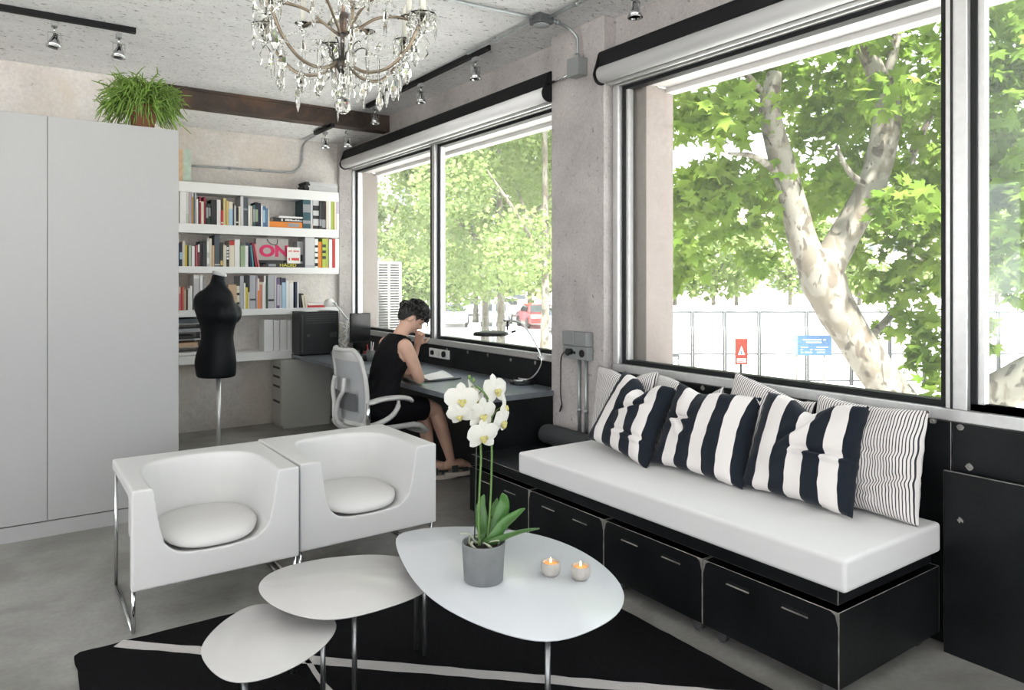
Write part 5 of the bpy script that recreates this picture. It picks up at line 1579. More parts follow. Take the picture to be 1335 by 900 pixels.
def stripe(pts, hw):
    # a raised white band along a centre line, pile slightly proud of the black
    L_, R_ = [], []
    P_ = [Vector(p) for p in pts]; n = 40
    d = (P_[1] - P_[0]).normalized(); s = Vector((-d.y, d.x, 0))
    for k in range(n + 1):
        p = P_[0].lerp(P_[1], k / n)
        L_.append(p + s * (hw + rr.uniform(-.004, .004))); R_.append(p - s * (hw + rr.uniform(-.004, .004)))
    o_ = L_ + R_[::-1]
    MB().prism([(p.x, p.y) for p in o_], .0182, .0205).obj('stripe', M_RUGW, rug)
stripe([(.36, 3.215, 0), (2.198, 1.455, 0)], .026)
stripe([(.925, 2.70, 0), (.885, .95, 0)], .010)

# ------------------------------------------------------------------ coffee tables
M_TOP = mat('satin_white_top_reflection_tint', (.60, .625, .66), .24, spec=.9)  # bluish window reflection partly put into the base colour
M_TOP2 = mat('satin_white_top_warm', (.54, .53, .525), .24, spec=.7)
def ctable(label, pix, z, legs, m_, extra=()):
    pts = [at(u, v, 'Z', z) for u, v in pix] + [Vector(e) for e in extra]
    cx = sum(p.x for p in pts) / len(pts); cy = sum(p.y for p in pts) / len(pts)
    pts.sort(key=lambda p: math.atan2(p.y - cy, p.x - cx))
    # a closed smooth curve through the outline, evened out into a clean pebble
    C_ = catmull(pts, 8, True)
    for _ in range(30): C_ = [(C_[i - 1] + C_[i] * 2 + C_[(i + 1) % len(C_)]) / 4 for i in range(len(C_))]
    an = np.array([math.atan2(p.y - cy, p.x - cx) for p in C_]); ra = np.array([math.hypot(p.x - cx, p.y - cy) for p in C_])
    o_ = np.argsort(an); an, ra = an[o_], ra[o_]
    th = np.linspace(-pi, pi, 97)[:-1]
    R_ = np.interp(th, np.concatenate([an - 2 * pi, an, an + 2 * pi]), np.tile(ra, 3)) + .002
    t = thing('coffee_table', label, 'coffee table', 'pebble shaped coffee tables', (cx, cy, 0))
    ol = [(r * cos(a), r * sin(a)) for r, a in zip(R_, th)]
    def sc(k, e): return [Vector(((r - e) * cos(a), (r - e) * sin(a), k)) for r, a in zip(R_, th)]
    m = MB().rings([sc(z - .012, .03), sc(z - .010, .012), sc(z - .005, .002), sc(z - .0015, 0), sc(z, .0015)], cap=True)
    m.s = [True] * len(m.s)
    m.obj('table_top', m_, t)
    for (x, y) in legs:
        MB().cyl((x - cx, y - cy, .0215), (x - cx, y - cy, z - .012), .0085, n=12).lathe([(.0, .0), (.018, .0), (.018, .004), (0, .005)], 16, c=(x - cx, y - cy, z - .017)).obj('leg', M_LEG, t)
    return t
TB = [(514, 702), (525, 694), (560, 688), (612, 686), (680, 692), (740, 708), (790, 738), (815, 770), (810, 795), (790, 812), (750, 830), (715, 836), (680, 832), (630, 817), (580, 793), (545, 765), (523, 730)]
TM = [(335, 768), (345, 751), (375, 737), (430, 727), (480, 723), (520, 725), (547, 777), (500, 793), (460, 804), (420, 808), (380, 800), (350, 786)]
TS = [(261, 850), (268, 833), (290, 810), (320, 792), (340, 787), (441, 813), (430, 835), (400, 860), (360, 880), (320, 890), (290, 886), (270, 868)]
def leg_at(u, z): # where a leg seen under the rim at column u stands
    return u
ctable('largest white pebble coffee table carrying the orchid and candles', TB, .44, [(1.297, 1.665), (1.30, 2.50), (1.573, 2.02)], M_TOP)
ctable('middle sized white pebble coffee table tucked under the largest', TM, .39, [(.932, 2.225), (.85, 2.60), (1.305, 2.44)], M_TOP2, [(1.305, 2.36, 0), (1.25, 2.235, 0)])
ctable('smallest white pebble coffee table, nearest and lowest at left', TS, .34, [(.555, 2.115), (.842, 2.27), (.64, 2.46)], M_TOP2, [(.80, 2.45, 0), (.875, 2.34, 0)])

# ------------------------------------------------------------------ candles
M_CONC = mat('cast_concrete_cup', (.40, .375, .35), .85, bump=.15, bscale=90, var=.08, vscale=40)
M_WAX = mat('candle_wax', (.55, .25, .10), .5, emit=(1.0, .38, .10), estr=.5)
M_FLAME = mat('flame', (1, .7, .3), .5, emit=(1.0, .62, .22), estr=14)
for (u, v, lab) in ((718, 752, 'left concrete tealight cup with a lit candle on the large table'), (757, 757, 'right concrete tealight cup with a lit candle on the large table')):
    q = at(u, v - 2, 'Z', .44)
    t = thing('tealight_holder', lab, 'candle holder', 'lit tealights', (q.x, q.y, .4402))
    MB().lathe([(.0, 0), (.022, 0), (.031, .010), (.0345, .026), (.0335, .043), (.031, .046), (.0275, .046), (.025, .040), (.025, .026), (0, .026)], 32).obj('cup', M_CONC, t)
    MB().lathe([(0, .026), (.0242, .026), (.0242, .0385), (.0, .0375)], 24).obj('wax', M_WAX, t)
    MB().cyl((0, 0, .037), (0, 0, .044), .0009, n=5).obj('wick', M_BLACK, t)
    MB().lathe([(.0, .041), (.0028, .045), (.0030, .050), (.0015, .057), (0, .062)], 10).obj('flame', M_FLAME, t)

# ------------------------------------------------------------------ orchid
PX, PY, TZ = 1.318, 2.045, .4402
M_POT = mat('grey_cement_pot', (.17, .178, .182), .8, bump=.12, bscale=60, var=.12, vscale=14)
M_LEAFG = mat('orchid_leaf', (.05, .14, .028), .35, var=.25, vscale=10)
M_STALK = mat('orchid_stalk', (.11, .20, .05), .5)
M_PETAL = leafmat('orchid_petal', (.74, .73, .68), (.80, .79, .76), .3)
M_LIP = mat('orchid_lip', (.50, .45, .16), .5, var=.3, vscale=60)
M_ROOT = mat('orchid_root', (.34, .36, .28), .7)
op = thing('potted_orchid', 'white flowering orchid in a grey cement pot on the large coffee table', 'orchid', None, (PX, PY, TZ))
MB().lathe([(0, 0), (.062, 0), (.066, .004), (.0735, .125), (.0735, .130), (.068, .130), (.065, .112), (0, .112)], 40).obj('pot', M_POT, op)
MB().lathe([(0, .104), (.064, .104), (.060, .114), (.03, .119), (0, .118)], 20).obj('bark', M_SOIL, op)
def OP(u, v, dy=0): return at(u, v, 'Y', PY + dy) - Vector((PX, PY, TZ))
def strap(path, wmax, name, fold=.25, tip=.15):
    P_ = catmull(path, 6); m = MB(); n = len(P_)
    def fn(i, j):
        k = min(n - 1, int(j * (n - 1) + .5)); p = P_[k]
        d = (P_[min(k + 1, n - 1)] - P_[max(k - 1, 0)]).normalized()
        s = d.cross(Vector((_s, _c, .35)))
        s.normalize(); u = s.cross(d)
        t = j; w = wmax * max(.02, sin(pi * min(1, .12 + t * .88))) ** .7
        e = (i - .5) * 2
        return p + s * e * w + u * abs(e) ** 1.5 * w * fold
    m.grid(fn, 7, 22)
    o = m.obj(name, M_LEAFG, op)
    sd_ = o.modifiers.new('t', 'SOLIDIFY'); sd_.thickness = .0025
    return o
b = Vector((0, 0, .118))
strap([b, OP(640, 690, -.02), OP(655, 665, -.02), OP(690, 648, -.03), ][:0] + [b, OP(645, 700), OP(652, 675), OP(657, 655), OP(655, 643)], .026, 'leaf', .2)
strap([b, OP(643, 702, -.03), OP(656, 685, -.04), OP(672, 672, -.05), OP(684, 663, -.05)], .020, 'leaf', .3)
strap([b, OP(640, 708, -.03), OP(657, 702, -.05), OP(680, 694, -.04), OP(703, 689, -.02)], .013, 'leaf', .4)
strap([b, OP(632, 700, .02), OP(628, 680, .03), OP(627, 660, .04), OP(631, 645, .05)], .022, 'leaf', .2)
strap([b, OP(640, 690, .03), OP(645, 665, .06), OP(648, 650, .08)], .018, 'leaf', .2)
# stakes and flower stalks
s1 = [Vector((-.018, 0, .116)), OP(624, 690), OP(625, 640), OP(627, 600), OP(626, 575), OP(622, 555), OP(615, 536)]
s2 = [Vector((.012, .0, .116)), OP(637, 690), OP(640, 640), OP(641, 600), OP(641, 560), OP(640, 535), OP(636, 520), OP(629, 510), OP(621, 504)]
MB().tube(catmull(s1, 5), .0036, 8).obj('stalk', M_STALK, op)
MB().tube(catmull(s2, 5), .0036, 8).obj('stalk', M_STALK, op)
MB().tube([Vector((-.030, .01, .116)), OP(621, 600, .01), OP(621, 545, .01)], .0026, 6).obj('stake', mat('dark_stake', (.03, .04, .025), .6), op)
ro = MB()
rr = random.Random(6)
for k in range(7):
    a = rr.uniform(0, 2 * pi)
    ro.tube(catmull([Vector((.01 * cos(a), .01 * sin(a), .12)), Vector((.03 * cos(a), .03 * sin(a), .135)), Vector((.055 * cos(a + .3), .055 * sin(a + .3), .134 if k else .14)), Vector((.05 * cos(a + .7), .05 * sin(a + .7), .116))], 4), .0032, 6)
ro.tube(catmull([Vector((-.03, 0, .13)), OP(612, 697, -.03), OP(600, 696, -.03)], 5), .0028, 6)
ro.obj('root', M_ROOT, op)
def petal_grid(L_, W_, cup, tipr=.5, curl=0):
    def fn(i, j):
        e = (i - .5) * 2; t = j
        w = W_ * sin(pi * (t ** .75) * .93 + .05) ** tipr * (1 if t < .99 else .2)
        return Vector((e * w, t * L_, cup * (t * t) * L_ - .25 * w * (e * e) + curl * sin(pi * t) * .006))
    return fn
def flower(u, v, size, yaw, pitch, dy=0, roll=0, attach=None):
    c = OP(u, v, dy)
    # faces -Y (toward the camera side) turned by yaw about Z and pitched
    M = Matrix.Translation(c) @ Matrix.Rotation(yaw, 4, 'Z') @ Matrix.Rotation(pi / 2 + pitch, 4, 'X') @ Matrix.Rotation(roll, 4, 'Z')
    f = MB()
    f.ellipsoid((0, 0, -.004), (.006, .006, .006), 8, 6, M=M)
    if attach is not None: f.tube(catmull([Vector(attach), Vector(attach).lerp(c, .5) + Vector((0, .008, .006)), c + Vector((0, .006, 0))], 4), .002, 6)
    fo_ = f.obj('flower', M_STALK, op)
    k = size / .11
    for nm, ang, L_, W_, lift, tr in (('sepal', 0, .056, .019, .001, .6), ('sepal', 128, .052, .018, .001, .6), ('sepal', -128, .052, .018, .001, .6), ('petal', 70, .058, .030, .004, .45), ('petal', -70, .058, .030, .004, .45)):
        g = MB().grid(petal_grid(L_ * k, W_ * k, -.06 - .12 * rr.random(), tr), 7, 9)
        Mp = M @ Matrix.Translation((0, 0, lift)) @ Matrix.Rotation(radians(ang), 4, 'Z')
        g.v = [Mp @ p for p in g.v]
        g.obj(nm, M_PETAL, fo_)
    lp = MB().ellipsoid((0, -.010 * k, .008 * k), (.008 * k, .013 * k, .009 * k), 10, 8, M=M).ellipsoid((.009 * k, -.004 * k, .008 * k), (.005 * k, .008 * k, .006 * k), 8, 6, M=M).ellipsoid((-.009 * k, -.004 * k, .008 * k), (.005 * k, .008 * k, .006 * k), 8, 6, M=M)
    lp.obj('lip', M_LIP, fo_)
D_ = radians
flower(602, 522, .115, D_(-20), D_(-8), -.02, 0, OP(617, 533))
flower(599, 542, .085, D_(-40), D_(25), -.015, D_(15), OP(617, 538))
flower(623, 523, .095, D_(30), D_(5), .02, 0, OP(628, 510))
flower(629, 541, .115, D_(5), D_(12), -.02, 0, OP(641, 540))
flower(647, 509, .115, D_(15), D_(-12), .01, 0, OP(638, 524))
flower(658, 530, .095, D_(50), D_(0), .015, 0, OP(641, 545))
flower(655, 550, .115, D_(30), D_(10), -.01, 0, OP(641, 560))
flower(630, 569, .115, D_(-5), D_(8), -.03, 0, OP(626, 572))
flower(616, 506, .07, D_(75), D_(-20), .02, 0, OP(621, 504))
bd_ = MB()
for u, v, r in ((612, 492, .007), (617, 496, .008)):
    bd_.ellipsoid(OP(u, v, .02), (r * .8, r * .8, r * 1.3), 8, 6)
bd_.obj('bud', M_STALK, op)

# ------------------------------------------------------------------ dressmaker form
M_FORM = mat('black_jersey_form', (.004, .0055, .0075), .5, spec=.18, bump=.03, bscale=120)
fy = 5.55
fp = at(285, 500, 'Y', fy)
df = thing('dressmaker_form', 'black dressmaker form on a slim white pole before the shelves', 'mannequin', None, (fp.x, fy, 0))
def FZ(v): return at(285, v, 'Y', fy).z
def FX(u): return at(u, 420, 'Y', fy).x - fp.x
def lat(u): return (u - 285) / FPX * (fp.x * _s + fy * _c)      # metres to the right as the camera sees it
prof = [(357, 277, 294, .8), (362, 276, 293, .85), (369, 274.5, 293.5, .95), (376, 268, 297, .85), (381, 259, 302, .62), (386, 254, 304, .58), (393, 252.5, 305, .62), (401, 253.5, 308, .72), (408, 256, 310.3, .8), (414, 258, 310, .8), (422, 261, 307, .78), (432, 262.5, 304.5, .78), (441, 263, 303.5, .78), (450, 260.5, 304.5, .8), (460, 257, 306, .82), (470, 255, 307, .84), (480, 255.5, 307, .84), (489, 257, 306.5, .84), (492, 258, 306, .84)]
vx = Vector((_c, -_s, 0)); vd = Vector((_s, _c, 0))
rings = []
for v, u0, u1, k in prof:
    z = FZ(v); a = (lat(u1) - lat(u0)) / 2; cx_ = (lat(u1) + lat(u0)) / 2
    b = a * k
    if v > 374 and b < .075: b = .075
    rings.append([vx * (cx_ + a * cos(t)) + vd * (b * sin(t)) + Vector((0, 0, z)) for t in np.linspace(0, 2 * pi, 41)[:-1]])
m = MB().rings(rings)
# bust: two soft forms on the side that faces the window and the camera
for s, o_ in ((1, .05), (-1, -.05)):
    c_ = vx * (lat(298.5) - (.0 if s > 0 else .035)) + vd * o_ + Vector((0, 0, FZ(409)))
    m.ellipsoid(c_, (.074, .074, .085), 22, 16)
tb = m.obj('torso', M_FORM, df)
rm = tb.modifiers.new('fuse', 'REMESH'); rm.mode = 'VOXEL'; rm.voxel_size = .007; rm.use_smooth_shade = True
sm_ = tb.modifiers.new('soft', 'SMOOTH'); sm_.factor = .5; sm_.iterations = 30
realise(tb)
nk = vx * (lat(294) + lat(277)) / 2
MB().lathe([(.0, 0), (.05, 0), (.052, .008), (.048, .024), (.0, .026)], 30, M=Matrix.Translation(nk + Vector((0, 0, FZ(358) - .006))) @ Matrix.Rotation(radians(14), 4, Vector((.4, .9, 0)))).obj('neck_cap', mat('form_cap', (.60, .60, .61), .4), df)
MB().cyl((0, 0, .03), (0, 0, FZ(486)), .0165, n=16).obj('pole', M_ALU, df)
MB().lathe([(0, 0), (.19, 0), (.19, .012), (.03, .03), (.0, .032)], 36).obj('base', M_ALU, df)
# ------------------------------------------------------------------ crystal chandelier
CHX, CHY = 1.04, 2.60
fch = CHX * _s + CHY * _c
def CZ(v): return EYE + (HOR - v) / FPX * fch
M_BRASS = mat('aged_brass', (.25, .20, .145), .4, .7, var=.3, vscale=25)
M_DARKB = mat('dark_bronze', (.06, .055, .05), .45, .6)
M_CANDLE = mat('candle_sleeve', (.66, .65, .57), .5)
ch = thing('chandelier', 'crystal chandelier with curved brass arms hanging from the ceiling', 'chandelier', None, (CHX, CHY, CEIL))
def c3(r, a, z): return Vector((r * cos(a), r * sin(a), z - CEIL))
zhub, zbowl = CZ(48), CZ(85)
MB().cyl(c3(0, 0, zhub - .02), c3(0, 0, CEIL - .03), .0075, n=10).cyl(c3(.02, 1, zhub - .01), c3(.02, 1, CZ(0) + .1), .006, n=8).obj('stem', mat('rosy_brass', (.34, .24, .19), .4, .5), ch)
MB().lathe([(.0, -.0), (.06, -.002), (.05, -.03), (.012, -.05), (0, -.05)], 24).obj('canopy', M_BRASS, ch)
MB().lathe([(.0, zbowl - .035 - CEIL), (.012, zbowl - .03 - CEIL), (.03, zbowl - CEIL), (.024, zbowl + .02 - CEIL), (.008, zbowl + .03 - CEIL), (.008, zhub - CEIL), (.018, zhub + .012 - CEIL), (.0, zhub + .02 - CEIL)], 16).obj('hub', M_DARKB, ch)
MB().lathe([(.0, zhub + .02 - CEIL), (.05, zhub + .03 - CEIL), (.055, zhub + .045 - CEIL), (.03, zhub + .085 - CEIL), (0, zhub + .09 - CEIL)], 18).obj('glass_bowl', M_CRYSTAL, ch)
# crystal shapes shared between the drops
def drop_mesh(kind):
    m = MB()
    if kind == 'teardrop':
        m.lathe([(0, -.080), (.0075, -.070), (.014, -.052), (.011, -.032), (.004, -.012), (0, -.006)], 7, smooth=False).lathe([(0, -.006), (.005, 0), (0, .006)], 6, smooth=False)
    elif kind == 'spear':
        m.lathe([(0, -.105), (.006, -.085), (.010, -.05), (.006, -.025), (0, -.008)], 6, smooth=False).lathe([(0, -.008), (.006, -.001), (0, .006)], 6, smooth=False)
    elif kind == 'plaque':
        m.prism([(.0, -.075), (.018, -.060), (.012, -.045), (.022, -.03), (.012, -.014), (0, -.004), (-.012, -.014), (-.022, -.03), (-.012, -.045), (-.018, -.060)], -.003, .003, M=Matrix.Rotation(pi / 2, 4, 'X'))
    elif kind == 'octagon':
        m.lathe([(0, -.022), (.010, -.015), (.012, -.008), (.009, -.002), (0, .002)], 8, smooth=False)
    elif kind == 'ball':
        m.ellipsoid((0, 0, -.028), (.026, .026, .026), 12, 8); m.s = [False] * len(m.s)
        m.lathe([(0, -.004), (.006, .003), (0, .010)], 6, smooth=False)
    elif kind == 'icicle':
        m.lathe([(0, -.11), (.003, -.09), (.0042, -.03), (.003, -.008), (0, -.004)], 6, smooth=False)
    return m.mesh('crystal_' + kind, M_CRYSTAL)
DM = {k: drop_mesh(k) for k in ('teardrop', 'spear', 'plaque', 'octagon', 'ball', 'icicle')}
rr = random.Random(12)
def hang(kind, p, s=1.0):
    o = bpy.data.objects.new('crystal_drop', DM[kind]); COL.objects.link(o); o.parent = ch
    o.location = p; o.rotation_euler = (rr.uniform(-.05, .05), rr.uniform(-.05, .05), rr.uniform(0, pi)); o.scale = (s, s, s)
    return o
beads = []
def strand(a, b, sag, n):
    a, b = Vector(a), Vector(b)
    m = MB()
    for k in range(n + 1):
        t = k / n
        p = a.lerp(b, t) + Vector((0, 0, -sag * 4 * t * (1 - t)))
        r = .0062 if k % 2 else .0045
        m.lathe([(0, -r), (r, 0), (0, r)], 6, smooth=False, M=Matrix.Translation(p) @ Matrix.Rotation(rr.random(), 4, 'X'))
    m.obj('bead_strand', M_CRYSTAL, ch)
ph0 = radians(-35.07 - 10)
tips = []
for k in range(6):
    a = ph0 + k * pi / 3
    R_ = .315
    # lower S arm: leaves the bowl, dips, swings out and up to the candle cup
    pts = [c3(.025, a, zbowl + .005), c3(.09, a, zbowl - .03), c3(.18, a, zbowl - .02), c3(.255, a, zbowl + .045), c3(.29, a, zbowl + .11), c3(R_, a, zbowl + .155)]
    MB().tube(catmull(pts, 6), .0062, 8).obj('arm', M_BRASS, ch)
    tip = c3(R_, a, zbowl + .155); tips.append(tip)
    MB().lathe([(.006, -.012), (.02, -.002), (.048, .012), (.052, .016), (.046, .014), (.018, .003), (.0, .002)], 12, smooth=False, M=Matrix.Translation(tip)).obj('drip_pan', M_CRYSTAL, ch)
    # crown of glass petals below the cup
    cr = MB()
    for j in range(8):
        b_ = j * pi / 4
        cr.tube(catmull([tip + Vector((.01 * cos(b_), .01 * sin(b_), -.05)), tip + Vector((.04 * cos(b_), .04 * sin(b_), -.03)), tip + Vector((.05 * cos(b_), .05 * sin(b_), .01)), tip + Vector((.035 * cos(b_), .035 * sin(b_), .035))], 3), [.002, .004, .005, .005, .005, .0045, .004, .003, .003, .002], 5, smooth=False)
    cr.obj('glass_crown', M_CRYSTAL, ch)
    MB().cyl(tip + Vector((0, 0, .004)), tip + Vector((0, 0, .016)), .017).obj('candle_cup', M_DARKB, ch)
    MB().cyl(tip + Vector((0, 0, .016)), tip + Vector((0, 0, .115)), .0125, n=14).lathe([(.006, .115), (.013, .13), (.012, .145), (.004, .168), (0, .17)], 10, M=Matrix.Translation(tip)).obj('candle_sleeve', M_CANDLE, ch)
    # upper arc between the arms: from the stem down and out
    a2 = a + pi / 6
    up = [c3(.02, a2, zhub + .01), c3(.07, a2, zhub + .045), c3(.13, a2, zhub + .085), c3(.20, a2, zhub + .10), c3(.255, a2, zhub + .098)]
    MB().tube(catmull(up, 6), .0058, 8).obj('arm', M_BRASS, ch)
    ut = up[-1] if False else c3(.255, a2, zhub + .098)
    MB().lathe([(.004, -.008), (.03, .006), (.034, .010), (.0, .004)], 10, smooth=False, M=Matrix.Translation(ut)).obj('drip_pan', M_CRYSTAL, ch)
    if k % 2 == 0:
        MB().cyl(ut + Vector((0, 0, .008)), ut + Vector((0, 0, .10)), .0115, n=14).lathe([(.006, .10), (.012, .115), (.003, .15), (0, .152)], 10, M=Matrix.Translation(ut)).obj('candle_sleeve', M_CANDLE, ch)
    # small wire scrolls on the hub
    sc_ = [c3(.03 + .05 * t + .018 * sin(t * 9) * t, a2 + .15, zbowl + .01 + .075 * t + .014 * cos(t * 9) * t) for t in np.linspace(0, 1, 14)]
    MB().tube(sc_, .0026, 6).obj('scroll', M_DARKB, ch)
    # crystals
    hang('plaque', tip + Vector((0, 0, -.055)), 1.3); hang(('teardrop', 'spear')[k % 2], c3(R_ - .03, a, zbowl + .07), 1.15)
    hang('octagon', c3(.255, a, zbowl + .035)); hang('teardrop', c3(.255, a, zbowl + .012), 1.25)
    hang('octagon', c3(.18, a, zbowl - .03)); hang(('spear', 'teardrop', 'icicle')[k % 3], c3(.18, a, zbowl - .053), 1.15)
    hang('teardrop', c3(.10, a, zbowl - .04), 1.0)
    hang('octagon', ut + Vector((0, 0, -.012))); hang('spear', ut + Vector((0, 0, -.036)), 1.2)
    hang('icicle', c3(.21, a2, zbowl + .0), 1.1); hang('octagon', c3(.21, a2, zbowl + .03), 1.0)
    hang('plaque', c3(.15, a2, zbowl - .03), 1.0)
    for j in range(6):
        b_ = j * pi / 3 + .3
        hang(('octagon', 'teardrop', 'spear')[j % 3], tip + Vector((.047 * cos(b_), .047 * sin(b_), .006)), .85)
    strand(tip + Vector((0, 0, .004)), ut, .035, 13)
    a3 = a + pi / 3
    strand(ut, c3(R_, a3, zbowl + .159), .035, 13)
    strand(c3(.255, a, zbowl + .035), c3(.255, a3, zbowl + .035), .05, 17)
    strand(c3(.03, a2, zhub + .24), ut, .045, 16)
    strand(c3(.05, a, zbowl - .02), c3(.18, a, zbowl - .03), .025, 9)
hang('ball', c3(0, 0, zbowl - .118), 1.25); 
for k in range(4): hang('octagon', c3(0, 0, zbowl - .036 - .022 * k), 1.0)
for k in range(6): hang('spear', c3(.035, k * pi / 3, zbowl - .02), .9)
# ------------------------------------------------------------------ outdoors
GZ = -1.3
M_GROUND = mat('pale_gravel', (.68, .67, .66), .95, var=.06, vscale=.6)
struct(MB().box(3.42, 160, -70, 160, GZ - .2, GZ).box(-60, 3.42, 8.05, 160, GZ - .2, GZ).obj('ground', M_GROUND))
struct(MB().box(-60, XL - .25, -70, 8.0, GZ - .2, GZ).box(XL - .25, 3.42, -70, YR - .25, GZ - .2, GZ).obj('ground_behind', M_GROUND))
def np_mesh(name, V, F, mats, parent=None, smooth=False):
    me = bpy.data.meshes.new(name)
    V = np.asarray(V, dtype=np.float32); F = np.asarray(F, dtype=np.int32)
    me.vertices.add(len(V)); me.vertices.foreach_set('co', V.ravel())
    k = F.shape[1]
    me.loops.add(F.size); me.loops.foreach_set('vertex_index', F.ravel())
    me.polygons.add(len(F)); me.polygons.foreach_set('loop_start', np.arange(0, F.size, k, dtype=np.int32))
    me.polygons.foreach_set('loop_total', np.full(len(F), k, dtype=np.int32))
    me.materials.append(mats); me.update(calc_edges=True)
    return link(name, me, parent)
# palmate leaf: 5 lobes as a fan of triangles around the base, slightly cupped
_lf = [(0, 0)]
for a, r in ((-118, .38), (-90, .55), (-70, .36), (-48, .82), (-27, .50), (0, 1.0), (27, .50), (48, .82), (70, .36), (90, .55), (118, .38)):
    _lf.append((r * sin(radians(a)) * .95, r * cos(radians(a)) * .9 + .12))
LEAF_V = np.array([(x, y, -.18 * x * x - .10 * y * y) for x, y in _lf])
LEAF_F = np.array([(0, i, i + 1) for i in range(1, 11)])
SMALL_V = np.array([(0, 0, 0), (.42, .45, -.06), (0, 1, -.12), (-.42, .45, -.06)]); SMALL_F = np.array([(0, 1, 2, 3)])
def rand_rots(n, up=.35):
    """random frames whose normals lean upward"""
    nr = RNG.normal(size=(n, 3)); nr[:, 2] = np.abs(nr[:, 2]) + up; nr /= np.linalg.norm(nr, axis=1)[:, None]
    t = RNG.normal(size=(n, 3)); t[:, 2] -= .5
    t -= nr * (t * nr).sum(1)[:, None]; t /= np.linalg.norm(t, axis=1)[:, None]
    b = np.cross(t, nr)
    return np.stack([b, t, nr], 2)
def leaves(P, size, LV, LF):
    n = len(P); R = rand_rots(n); s = size * RNG.uniform(.65, 1.25, n)
    V = np.einsum('nij,kj->nki', R, LV) * s[:, None, None] + P[:, None, :]
    F = LF[None] + (np.arange(n) * len(LV))[:, None, None]
    return V.reshape(-1, 3), F.reshape(-1, LF.shape[1])
def blobs(defs):
    out = []
    for (c, r, n) in defs:
        # leaves sit toward the shell of each clump
        d = RNG.normal(size=(n, 3)); d /= np.linalg.norm(d, axis=1)[:, None]
        q = RNG.uniform(.25, 1, n) ** .6
        out.append(np.array(c) + d * q[:, None] * np.array(r))
    return np.concatenate(out)

# --- the plane tree right outside the bench window
M_BARK = bark()
M_LEAF = leafmat('plane_leaf', (.085, .16, .02), (.19, .28, .052), .45)
M_LEAF2 = leafmat('street_leaf', (.15, .22, .07), (.27, .34, .145), .45)
pt_ = thing('plane_tree', 'large plane tree with forked mottled trunk close outside the bench window', 'tree', None, (9.0, 3.6, GZ))
PT = Vector((9.0, 3.6, GZ))
def tpt(u, v, f): return atf(u, v, f) - PT
def trunk(name, pts, rad, m_=M_BARK):
    P_ = catmull(pts, 6); R_ = np.interp(np.linspace(0, len(pts) - 1, len(P_)), range(len(pts)), rad)
    R_ = [r * (1 + .05 * noise.noise(Vector((i * .35, r * 30, 3)))) for i, r in enumerate(R_)]
    return MB().tube(P_, R_, 18).obj(name, m_, pt_)
f0 = 8.0
base = Vector((.12, -.25, 0))
trunk('trunk', [base, tpt(1215, 585, 8.05), tpt(1150, 495, 8.0), tpt(1100, 420, 8.0), tpt(1075, 372, 8.0), tpt(1068, 345, 8.0), tpt(1066, 325, 8.0)], [.36, .25, .20, .20, .235, .235, .16])
trunk('branch', [tpt(1070, 360, 8.0), tpt(1048, 318, 7.95), tpt(1032, 255, 7.9), tpt(1012, 185, 7.85), tpt(1003, 140, 7.8), tpt(1010, 95, 7.8)], [.20, .155, .135, .125, .11, .075])
trunk('branch', [tpt(1074, 355, 8.0), tpt(1098, 312, 8.0), tpt(1135, 245, 7.9), tpt(1153, 180, 7.85), tpt(1156, 135, 7.8), tpt(1140, 90, 7.8), tpt(1122, 45, 7.8), tpt(1110, -10, 7.8)], [.20, .165, .15, .145, .13, .10, .085, .07])
trunk('branch', [tpt(1156, 140, 7.8), tpt(1160, 95, 7.75), tpt(1168, 50, 7.7), tpt(1180, -10, 7.7)], [.085, .06, .05, .04])
trunk('trunk', [base + Vector((.05, -.1, .2)), tpt(1252, 550, 7.6), tpt(1292, 518, 7.3), tpt(1340, 490, 7.0), tpt(1420, 440, 6.6), tpt(1500, 340, 6.4)], [.30, .22, .19, .18, .16, .12])
for pts in ([tpt(1135, 440, 8.3), tpt(1170, 400, 8.6), tpt(1195, 350, 8.8), tpt(1225, 300, 8.9), tpt(1245, 250, 9)], [tpt(1188, 372, 8.8), tpt(1186, 260, 8.8), tpt(1196, 160, 8.8), tpt(1200, 60, 8.8)],
            [tpt(1190, 200, 8.5), tpt(1215, 150, 8.4), tpt(1240, 120, 8.4)], [tpt(1008, 150, 7.8), tpt(985, 110, 7.6), tpt(960, 90, 7.4), tpt(930, 85, 7.2)], [tpt(1140, 250, 7.9), tpt(1108, 225, 7.7), tpt(1090, 190, 7.6)],
            [tpt(1020, 230, 7.9), tpt(985, 205, 7.6), tpt(950, 200, 7.4)]):
    trunk('branch', pts, list(np.linspace(.045, .015, len(pts))))
B = []
def bl(u, v, f, r, n): B.append((atf(u, v, f), (r, r, r * .7), n))
rB = random.Random(21)
